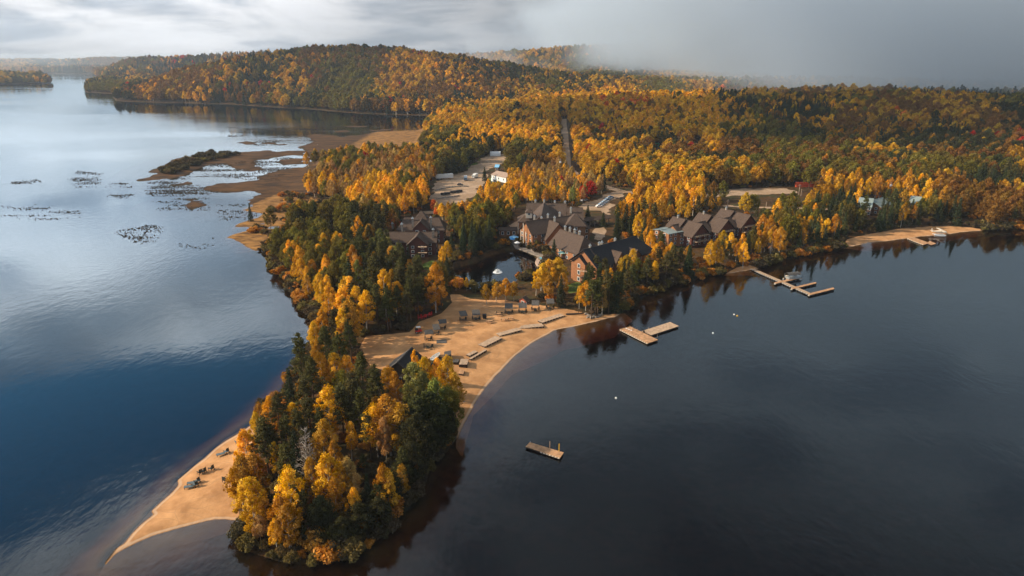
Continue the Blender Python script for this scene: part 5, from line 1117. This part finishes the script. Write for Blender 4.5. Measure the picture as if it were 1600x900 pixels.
# rowing boat on the beach
x, y = P(681, 561, 1.3); r_ = thing('rowing_boat', (x, y, gz(x, y)+.05), 'white rowing boat pulled up on the sand beside the black pavilion', 'boat', 1.15)
V = []; F = []; st = [(-2.1, .62, .5), (-1.2, .72, .52), (0, .78, .55), (1.2, .6, .62), (2.2, .04, .78)]
for xx, w_, h_ in st: V += [(xx, -w_, h_), (xx, -w_*.6, .06), (xx, w_*.6, .06), (xx, w_, h_), (xx, w_*.88, h_), (xx, w_*.5, .14), (xx, -w_*.5, .14), (xx, -w_*.88, h_)]
for i in range(4):
    for k in range(8): k2 = (k+1) % 8; F.append((i*8+k, i*8+k2, i*8+8+k2, i*8+8+k))
F.append((0, 1, 2, 3, 4, 5, 6, 7)); link('hull', new_mesh('hull', V, F, (m_white,)), r_)
for xx in (-1.3, .1, 1.2): MB().box((xx, 0, .42), (.25, 1.2 if xx < 1 else .9, .05)).build('thwart', m_cream, r_)
# ------------------------------------------------------------------ beach furniture
def adirondack(m, label, grp):
    r_ = thing('adirondack_chair', (0, 0, 0), label, 'chair', 0, grp)
    MB().box((.05, 0, .36), (.62, .56, .05), 0, 0).build('seat', m, r_)
    for i in range(5): MB().box((-.36, -.24+.12*i, .72), (.04, .10, .78)).build('back_slat', m, r_)
    for sy in (-.36, .36):
        MB().box((.02, sy, .56), (.74, .13, .04)).build('armrest', m, r_); MB().box((.34, sy, .28), (.08, .05, .56)).build('leg', m, r_); MB().box((-.38, sy*.8, .2), (.08, .05, .42)).build('leg', m, r_)
    return r_
cd = adirondack(m_chair, '', 'dark adirondack chairs on the beach'); cr_ = adirondack(m_red, '', 'red adirondack chairs')
used_c = {id(cd): False, id(cr_): False}
def chair(px, py, rz, label, pro=None, z=1.2, s_=1.15):
    pro = pro or cd; c_ = pro if not used_c[id(pro)] else copy_tree(pro); used_c[id(pro)] = True
    x, y = P(px, py, z); c_.location = (x, y, max(gz(x, y), .0)+(.02 if z < 1.6 else z-gz(x, y))); c_.rotation_euler = (0, 0, rz); c_.scale = (s_,)*3; c_['label'] = label; return c_
def lounger():
    r_ = thing('sun_lounger', (0, 0, 0), '', 'sun lounger', 0, 'slate sun loungers on the sand spit')
    MB().box((.3, 0, .34), (1.45, .68, .07)).build('seat', m_lounge, r_); MB().box((-.68, 0, .58), (.75, .68, .06), 0, 0).build('backrest', m_lounge, r_)
    bk = r_.children[-1]
    for sx in (-.4, .9):
        for sy in (-.28, .28): MB().box((sx, sy, .16), (.07, .07, .32)).build('leg', m_dark, r_)
    return r_
lg = lounger(); lgu = False
for px, py, rz, lb in ((347.5, 708.5, .5, 'slate lounger with a chair at its head, highest pair on the open spit'), (376, 687.5, .6, 'slate lounger half under the golden trees at the top of the spit'), (298, 759.5, .25, 'nearer slate lounger of the side-by-side pair on the lower spit'), (302.5, 753.5, .25, 'farther slate lounger of the side-by-side pair on the lower spit')):
    l_ = copy_tree(lg) if lgu else lg; lgu = True; x, y = P(px, py, .8); l_.location = (x, y, max(gz(x, y), 0)+.02); l_.rotation_euler = (0, 0, rz+math.pi); l_.scale = (1.2,)*3; l_['label'] = lb
for a_ in ((354, 706, 2.6, 'dark chair at the head of the single lounger on the spit'), (312.5, 738.5, 2.4, 'dark chair, left of the pair set apart in the middle of the spit'), (318, 737, 2.9, 'dark chair, middle one facing the water on the spit'), (330.5, 733.5, 2.7, 'dark chair, rightmost of the three in the middle of the spit'), (308, 752, 2.8, 'dark chair behind the paired loungers'), (304.5, 758.5, 2.8, 'second dark chair by the near lounger of the pair')):
    chair(*a_, z=.7)
for a_ in ((352.5, 754, 1.2, 'pale chair knocked sideways beside the golden tree on the spit'),):
    c_ = chair(*a_, z=.8); 
for a_ in ((656, 500.5, .4, 'red chair, leftmost of the red group under the pines'), (660, 499.5, 1.0, 'red chair, second from left of the group under the pines'), (664.5, 499, 1.8, 'red chair, second from right of the group under the pines'), (669.5, 496.5, 2.6, 'red chair, rightmost and farthest of the group under the pines'), (672.5, 495.2, 2.9, 'red chair just behind the rightmost red chair')):
    chair(*a_, pro=cr_, s_=1.3)
for a_ in ((717, 445, 1.0, 'red chair, left one on the pond dock'), (720, 444, 1.9, 'red chair, right one on the pond dock')): chair(*a_, pro=cr_, z=.75, s_=1.25)
def shelter(px, py, rz, label, w_=3.1, d_=2.4, gable=False, dark=False, zz_=2.3):
    x, y = P(px, py, 1.3); z = gz(x, y); r_ = thing('beach_shelter', (x, y, z), label, 'shelter', rz, 'beach shelters')
    for sx in (-1, 1):
        for sy in (-1, 1): MB().box((sx*w_*.42, sy*d_*.4, zz_/2+(.18*sy if not gable else 0)), (.13, .13, zz_+(.36*sy if not gable else 0))).build('post', m_post, r_)
    m = m_canvas
    if gable:
        for sg in (1, -1): MB().slab([(-w_/2, 0, zz_+.85), (w_/2, 0, zz_+.85), (w_/2, sg*d_*.62, zz_-.05), (-w_/2, sg*d_*.62, zz_-.05)][::sg], .09).build('roof_panel', m, r_)
    else: MB().slab([(-w_/2, -d_*.6, zz_-.45), (w_/2, -d_*.6, zz_-.45), (w_/2, d_*.6, zz_+.45), (-w_/2, d_*.6, zz_+.45)], .09).build('roof_panel', m, r_)
    for sy in (-1, 1): MB().box((0, sy*d_*.4, zz_-.12+(.3*sy if not gable else 0)), (w_*.9, .1, .14)).build('beam', m_post, r_)
SH = [(795,489.5,0,'shelter at the left end of the far row of four, front of the red cabin',False,3.3),(816.5,488.5,.12,'second shelter from the left in the far row of four',False,3.4),(836.5,484.5,-.05,'third shelter from the left in the far row of four',False,3.2),(859.5,481.5,.06,'shelter at the right end of the far row of four',False,3.4),
 (724,501.5,.35,'dark tilted shelter left of the black storage box',False,3.0),(744,499.5,.15,'grey shelter just left of the black storage box',False,3.2),(691.5,515.5,.3,'gabled shelter with peaked roof nearest the painted shadow sheet',True,3.0),(682,524,.3,'low dark shelter directly in front of the peaked one',False,2.6),(670,533,.3,'light-edged gabled shelter closest to the pavilion',True,3.2)]
for px, py, rz, lb, gb, w_ in SH:
    shelter(px, py, rz, lb, w_*.78, 1.95, gb)
    for k_, (dx, dy, rr) in enumerate(((-3.2, .4, .6), (2.6, -.2, 2.4)) if gb or w_ < 3.1 else ((-4.0, .8, .5), (0, 1.8, 1.4), (4.0, .4, 2.5))):
        chair(px+dx, py+dy+1.2, rr, 'dark chair, %s, %s' % (('left', 'right')[k_] if gb or w_ < 3.1 else ('left', 'middle', 'right')[k_], 'by '+lb.split(' nearest')[0].split(' directly')[0].split(' closest')[0].split(', front')[0].replace(' in the far row of four', ' of the far row').replace(' left of the black storage box', ' left of the black box')))
for a_ in ((665, 545.5, .3, 'dark high-backed chair, left of the trio on open sand behind the pavilion'), (670, 548.5, 1.2, 'dark chair, nearest of the trio on open sand behind the pavilion'), (674.5, 546, 2.2, 'dark chair, right of the trio on open sand behind the pavilion'), (778, 493.5, .4, 'dark chair left of the far shelters, by a low table'), (783, 494.5, 2.0, 'dark chair right of the low table near the far shelters')): chair(*a_)
def picnic(px, py, rz, label):
    x, y = P(px, py, 1.3); r_ = thing('picnic_table', (x, y, gz(x, y)), label, 'table', rz)
    MB().box((0, 0, .74), (1.9, .8, .07)).build('tabletop', m_deck, r_)
    for sy in (-.75, .75): MB().box((0, sy, .45), (1.9, .28, .06)).build('bench', m_deck, r_)
    for sx in (-.7, .7):
        for sy in (-1, 1): MB().box((sx, sy*.4, .37), (.1, .09, .86), 0, sy*.55).build('leg', m_dark, r_)
picnic(787, 502, .2, 'wooden picnic table, left of the pair on the lit sand'); picnic(798, 500.5, -.1, 'wooden picnic table, right of the pair on the lit sand'); picnic(765, 505.5, .3, 'picnic table alone in the shade left of the pair'); picnic(780.5, 494.5, 0, 'low table between two dark chairs behind the pair')
x, y = P(757, 498.5, 1.3); r_ = thing('storage_box', (x, y, gz(x, y)), 'black upright storage box on the sand right of two shelters', 'box'); MB().box((0, 0, .65), (1.1, 1.0, 1.3), .2).build('body', m_black, r_); MB().box((0, 0, 1.34), (1.2, 1.1, .1), .2).build('lid', m_black, r_)
x, y = P(654, 522, 1.3); r_ = thing('utility_cart', (x, y, gz(x, y)), 'small red and black utility cart beside the bushes on the sand', 'cart', .3)
MB().box((0, 0, .75), (1.9, 1.1, .4)).build('body', m_red, r_); MB().box((-.55, 0, 1.2), (.8, 1.0, .5)).build('seat', m_black, r_); MB().box((0, 0, 1.9), (1.3, 1.1, .07)).build('roof', m_white, r_)
for sx in (-.55, .55):
    for sy in (-.45, .45): MB().box((sx, sy, 1.4), (.06, .06, 1.0)).build('post', m_black, r_)
wheels(r_, (-.65, .65), .5, .34, .2)
r_ = thing('shadow_sheet', (*P(690, 535.5, 1.4), gz(*P(690, 535.5, 1.4))+.02), 'flat dark sheet painting the shadow of the light-edged shelter on the sand', 'mat', .12); MB().box((0, 0, .04), (2.9, 2.6, .06)).build('mat', m_canvas, r_); MB().box((0, 0, .075), (2.5, 2.2, .03)).build('inner_shadow_sheet', m_canvas, r_)  # dark sheet laid on the sand to paint the shadow of the shelter
STG = [((847.5,502.5),(882.5,491.3),2.3,'boardwalk deck farthest right along the beach edge, by the log'),((811,511),(850,507.3),2.6,'boardwalk deck, second from the right, nearly level in view'),((781,524),(815,514.8),2.2,'boardwalk deck with a small post, middle of the beach edge'),((757.5,541.5),(785,527.8),2.6,'wide boardwalk deck, second from the left along the beach edge'),((736,561),(761,546.3),.7,'long low timber wall at the left end of the beach edge'),((733.5,556.5),(746.5,550.2),1.3,'short pale bench deck just behind the long low wall')]
for (f0, f1, dp, lb) in STG:
    a_, b_ = Vector(P(*f0, 1.5)), Vector(P(*f1, 1.5)); d_ = (b_-a_).normalized(); n_ = Vector((-d_.y, d_.x)); zg_ = min(gz(*a_), gz(*b_)); zt = zg_+.62
    r_ = thing('beach_boardwalk', (*((a_+b_)/2), 0), lb, 'boardwalk'); plank_deck(r_, [a_, b_, b_+n_*dp, a_+n_*dp], zt, .85, m_deckg, pw=.5)
    o_ = r_.location; k = max(4, int((b_-a_).length/1.1))
    for i in range(k): q_ = a_.lerp(b_, (i+.5)/k)-n_*.06; MB().box((q_.x-o_.x, q_.y-o_.y, zt-.35), (.14, .16, .62), math.atan2(d_.y, d_.x)).build('timber_post', m_post, r_)
a_ = P(887.5, 490.3, 1.2); b_ = P(909, 489.3, 1.2); r_ = thing('driftwood_log', (*((Vector(a_)+Vector(b_))/2), gz(*a_)), 'long dark log lying on the sand left of the shore birches', 'log', math.atan2(b_[1]-a_[1], b_[0]-a_[0])); MB().cyl((-2.9, 0, .25), .3, 5.8, 8, .22, 'X').build('stem', m_dark, r_); MB().cyl((1.2, .1, .4), .08, .5, 5).build('branch_stub', m_dark, r_)
def platform(pts, h, label, m=m_deckg):
    cs = PP(pts, 1.2+h); cx_ = sum(c_[0] for c_ in cs)/len(cs); cy_ = sum(c_[1] for c_ in cs)/len(cs); z = gz(cx_, cy_); r_ = thing('wooden_platform', (cx_, cy_, 0), label, 'platform'); plank_deck(r_, cs, z+h, h+.3, m, pw=.3)
platform([(717,569),(730,569),(732,561),(720,560)], .9, 'raised grey plank platform left of the long low beach wall'); platform([(694,561),(705,556),(705,550),(694,552)], 1.5, 'tall dark platform behind the golden trees near the boat', m_canvas); platform([(716,582),(724,583),(726,577),(719,576)], .5, 'low brown bench platform nearest the island trees', m_deck); platform([(707,567),(716,567),(718,562),(709,562)], .7, 'small blue-grey platform left of the raised plank platform', m_canvas)
LAND['the white rowing boat'] = P(681, 561, 1.3); LAND['the black pavilion'] = (-28.5, 164); LAND['the red cabin'] = P(819, 471, 1.5); LAND['the blue parasol'] = P(803, 377, 2); LAND['the pond dock'] = P(718, 445, .7)
LAND['the white semi-trailer'] = P(694.5, 279.5, 2); LAND['the white storage tent'] = P(774, 243, 2); LAND['the orange-red container'] = P(1257, 291.5, 2); LAND['the green-roofed house'] = P(1360, 318, 3); LAND['the straight road'] = P(884, 220, 3); LAND['the green play frame'] = P(1026, 230, 6)
LAND['the paired loungers on the spit'] = P(302, 757, 1); LAND['the parking row'] = P(945, 316, 2); LAND['the garage'] = P(788, 280, 2); LAND['the red chairs under the pines'] = P(664, 499, 1.3); LAND['the gravel pull-off'] = P(1170, 297, 3); LAND['the seaplane dock'] = P(1435, 376, 1); LAND['the light blue hut'] = P(1092, 222, 8)
LAND['the log on the beach'] = P(898, 490, 1.2); LAND['the dark thicket on the marsh island'] = P(300, 258, 0)

# ------------------------------------------------------------------ reeds standing in the shallows of the marsh
m_reed = simple('brown_reeds', (0.085, 0.060, 0.036), 0.9, .3, 1.0)
RZ = [([(0,322),(60,318),(130,328),(128,340),(60,346),(0,347)], .50), ([(98,275),(120,266),(162,270),(160,292),(120,296)], .52), ([(150,288),(200,285),(222,300),(200,314),(165,308)], .56), ([(10,284),(70,278),(66,290),(12,294)], .60),
 ([(172,362),(230,350),(262,354),(250,380),(215,384)], .54), ([(265,376),(300,368),(350,372),(320,392),(280,390)], .57), ([(300,262),(440,240),(475,250),(470,300),(330,304),(255,330),(220,300)], .50), ([(350,198),(560,195),(560,212),(480,226),(400,228),(360,222)], .60), ([(225,285),(330,270),(330,330),(240,330)], .60), ([(330,310),(420,318),(400,352),(340,350)], .64)]
cand = []
for poly_, th_ in RZ:
    wp = np.array(PP(poly_)); a0_, a1_ = wp.min(0), wp.max(0); n_ = int(min(60000, (a1_[0]-a0_[0])*(a1_[1]-a0_[1])*1.1)); q_ = rng.uniform(a0_, a1_, (n_, 2))
    nn_ = fbm(q_[:, 0]/30, q_[:, 1]/9, 91, 5); k_ = (sdf(q_[:, 0], q_[:, 1], wp) > rng.uniform(0, 4, n_)) & (nn_+rng.uniform(-.13, .13, n_) > th_+.07); cand.append(q_[k_])
cand = np.concatenate(cand); zc_ = ground(cand[:, 0], cand[:, 1]); cand = cand[zc_ < .12]; print('reeds', len(cand))
cand = cand[rng.permutation(len(cand))[:42000]]; n_ = len(cand); Vr = np.zeros((n_, 6, 3)); hh_ = rng.uniform(.15, .5, n_)
for b_ in range(2):
    an_ = rng.uniform(0, 3.14, n_); w2 = rng.uniform(.18, .42, n_); ox = rng.uniform(-.5, .5, n_)
    Vr[:, b_*3, 0] = cand[:, 0]+ox-np.cos(an_)*w2; Vr[:, b_*3, 1] = cand[:, 1]-np.sin(an_)*w2; Vr[:, b_*3+1, 0] = cand[:, 0]+ox+np.cos(an_)*w2; Vr[:, b_*3+1, 1] = cand[:, 1]+np.sin(an_)*w2
    Vr[:, b_*3+2, 0] = cand[:, 0]+ox+rng.uniform(-.2, .2, n_); Vr[:, b_*3+2, 1] = cand[:, 1]; Vr[:, b_*3+2, 2] = hh_; Vr[:, b_*3:b_*3+2, 2] = -.05
tag(link('reeds', fast_mesh('reeds', Vr.reshape(-1, 3), np.arange(n_*6).reshape(-1, 3), (m_reed,))), 'dark brown reeds standing in ragged patches in the shallow water', kind='stuff')
# ------------------------------------------------------------------ low cloud lying on the hills, and the air between
def fog(name, label, x0, x1, y0, y1, z0, z1, dens, shape):
    m, n = mat(name+'_material')
    p = n.add('ShaderNodeNewGeometry').outputs['Position']; s3 = n.add('ShaderNodeSeparateXYZ', ins={0: p}).outputs
    nz = n.noise(n.scale(p, (1, 1, 1.8)), 0.0042, 4, 0.55, 0.3)
    d = shape(n, s3, nz)
    v = n.add('ShaderNodeVolumePrincipled', ins={'Color': (0.75, 0.86, 0.98, 1), 'Density': n.math('MULTIPLY', d, dens), 'Anisotropy': 0.2})
    n.add('ShaderNodeOutputMaterial', ins={'Volume': v.outputs[0]})
    try: m.volume_intersection_method = 'ACCURATE'
    except Exception: pass
    m.cycles.volume_step_rate = 0.6
    return tag(link(name, box_mesh(name, x0, x1, y0, y1, z0, z1, (m,))), label, kind='stuff')
def shape_right(n, s3, nz):
    g_ = n.math('ADD', n.math('MULTIPLY', n.math('MINIMUM', n.math('SUBTRACT', s3[0], 240.0), 700.0), 2.5), n.math('MULTIPLY', n.math('SUBTRACT', s3[1], 1000.0), 0.10))
    g_ = n.math('ADD', g_, n.math('MULTIPLY', n.math('SUBTRACT', nz, 0.5), 1300.0))
    hz_ = n.math('MULTIPLY', s3[2], 1.3)
    p2 = n.noise(n.scale(n.add('ShaderNodeNewGeometry').outputs['Position'], (1, 1, 2.5)), 0.0022, 4, 0.6, 0.5)
    g_ = n.math('ADD', g_, n.math('MULTIPLY', n.math('SUBTRACT', p2, 0.5), 1400.0))
    return n.math('MULTIPLY', n.ramp(n.math('ADD', g_, hz_), (0.0, 1100.0)), n.ramp(s3[2], (380.0, 300.0)))
fog('fog_bank', 'grey bank of low cloud lying on the hills at the upper right', -900, 5600, 860, 5200, -2, 400, 0.0034, shape_right)
def shape_wisp(n, s3, nz):
    return n.math('MULTIPLY', n.ramp(nz, (0.52, 0.68)), n.math('MULTIPLY', n.ramp(s3[2], (10.0, 60.0)), n.ramp(s3[2], (150.0, 100.0))))
fog('mist_wisps', 'thin wisps of mist drifting over the valley between the hills', -150, 900, 1850, 2700, 0, 160, 0.0016, shape_wisp)
def shape_left(n, s3, nz):
    return n.math('MULTIPLY', n.ramp(nz, (0.36, 0.62)), n.math('MULTIPLY', n.ramp(s3[1], (2100.0, 3300.0)), n.ramp(s3[0], (-900.0, -1700.0))))
fog('lake_mist', 'pale mist over the far end of the lake at the left', -6000, -700, 2000, 5600, -2, 95, 0.0003, shape_left)
m_haze, g = mat('haze_material')
v_ = g.add('ShaderNodeVolumePrincipled', ins={'Color': (0.72, 0.84, 1.0, 1), 'Density': 0.00006, 'Anisotropy': 0.1})
g.add('ShaderNodeOutputMaterial', ins={'Volume': v_.outputs[0]})
tag(link('haze', box_mesh('haze', -9700, 9700, -300, 9800, -8.5, 430, (m_haze,))), 'thin bluish air over the whole lake and its hills', kind='stuff')
# ------------------------------------------------------------------ clouds out over the lake; their shadows fall on the hills
def cloud(cx, cy, z, rx, ry, th, seed, dens, cut=0.42):
    n = 56; g_ = np.linspace(-1, 1, n); U, V2 = np.meshgrid(g_, g_, indexing='ij')
    nz = fbm(U*rx/170+seed, V2*ry/170-seed, 60+seed, 4); t = np.clip((nz-cut)*4.2, 0, 1)*sstep(1.0, .62, np.hypot(U, V2))
    X = cx+U*rx; Y = cy+V2*ry; top = np.stack([X, Y, z+th*t], -1).reshape(-1, 3); bot = np.stack([X, Y, z-th*.35*t], -1).reshape(-1, 3)
    idx = np.arange(n*n).reshape(n, n); q = np.stack([idx[:-1, :-1], idx[1:, :-1], idx[1:, 1:], idx[:-1, 1:]], -1).reshape(-1, 4)
    tt = t.ravel()[q].max(1) > 0; q = q[tt]; allv = np.concatenate([top, bot]); F = np.concatenate([q, q[:, ::-1]+n*n]); used, inv = np.unique(F, return_inverse=True)
    o = link('cloud', fast_mesh('cloud', allv[used], inv.reshape(-1, 4), (m_cloud,), True)); tag(o, 'broken grey cloud drifting high over the left side of the lake', kind='stuff')
m_cloud, g = mat('cloud_material'); v_ = g.add('ShaderNodeVolumePrincipled', ins={'Color': (1, 1, 1, 1), 'Density': 0.022, 'Anisotropy': 0.3}); g.add('ShaderNodeOutputMaterial', ins={'Volume': v_.outputs[0]})
cloud(-2120, 700, 1400, 520, 260, 90, 3, .02, .37)
cloud(-2700, 1650, 1400, 620, 300, 100, 8, .02, .36)
# ------------------------------------------------------------------ labels of the plants: look, then rank by distance from the nearest landmark
LAND['the swim platform'] = (7, 129); LAND['the island tip'] = P(500, 880, 0); LAND['the spit'] = P(372, 800, 0)
LN = list(LAND); LP = np.array([LAND[k][:2] for k in LN])
ORD = ['', 'second ', 'third ', 'fourth ', 'fifth ', 'sixth ', 'seventh ', 'eighth ', 'ninth ', 'tenth ', 'eleventh ', 'twelfth ']
def ordw(k):
    if k < 12: return ORD[k]
    n_ = k+1; return '%d%s ' % (n_, 'th' if 10 < n_ % 100 < 14 else {1: 'st', 2: 'nd', 3: 'rd'}.get(n_ % 10, 'th'))
grp = {}
for root, sp_, x, y, H, wf in PLANTS:
    nmk, adj = SPEC[sp_][2], SPEC[sp_][3]; noun = nmk.replace('_tree', '').replace('dead', 'dead tree')
    base = BASEH[SPEC[sp_][0]]; size = 'tall ' if H > base*1.02 else ('small ' if H < base*.72 else 'mid-sized ')
    li = int(np.argmin(np.hypot(LP[:, 0]-x, LP[:, 1]-y))); dx, dy = x-LP[li, 0], y-LP[li, 1]
    side = ('right of ' if dx > 0 else 'left of ') if abs(dx) > abs(dy) else ('behind ' if dy > 0 else 'in front of ')
    grp.setdefault((size+adj+' '+noun, side, LN[li]), []).append((math.hypot(dx, dy), root, nmk))
for (desc, side, ln_), lst in grp.items():
    lst.sort(key=lambda q_: q_[0])
    for k, (_, root, nmk) in enumerate(lst):
        l_ = '%s %s%s, %snearest to it' % (desc, side, ln_, ordw(k)) if len(lst) > 1 else '%s %s%s, the only one there' % (desc, side, ln_)
        root['label'] = ' '.join(l_.replace('the dark thicket on the marsh island', 'the marsh thicket').replace('the red chairs under the pines', 'the red chairs').split()[:16])
        root['group'] = PLURAL[nmk]+' of the shore and settlement'
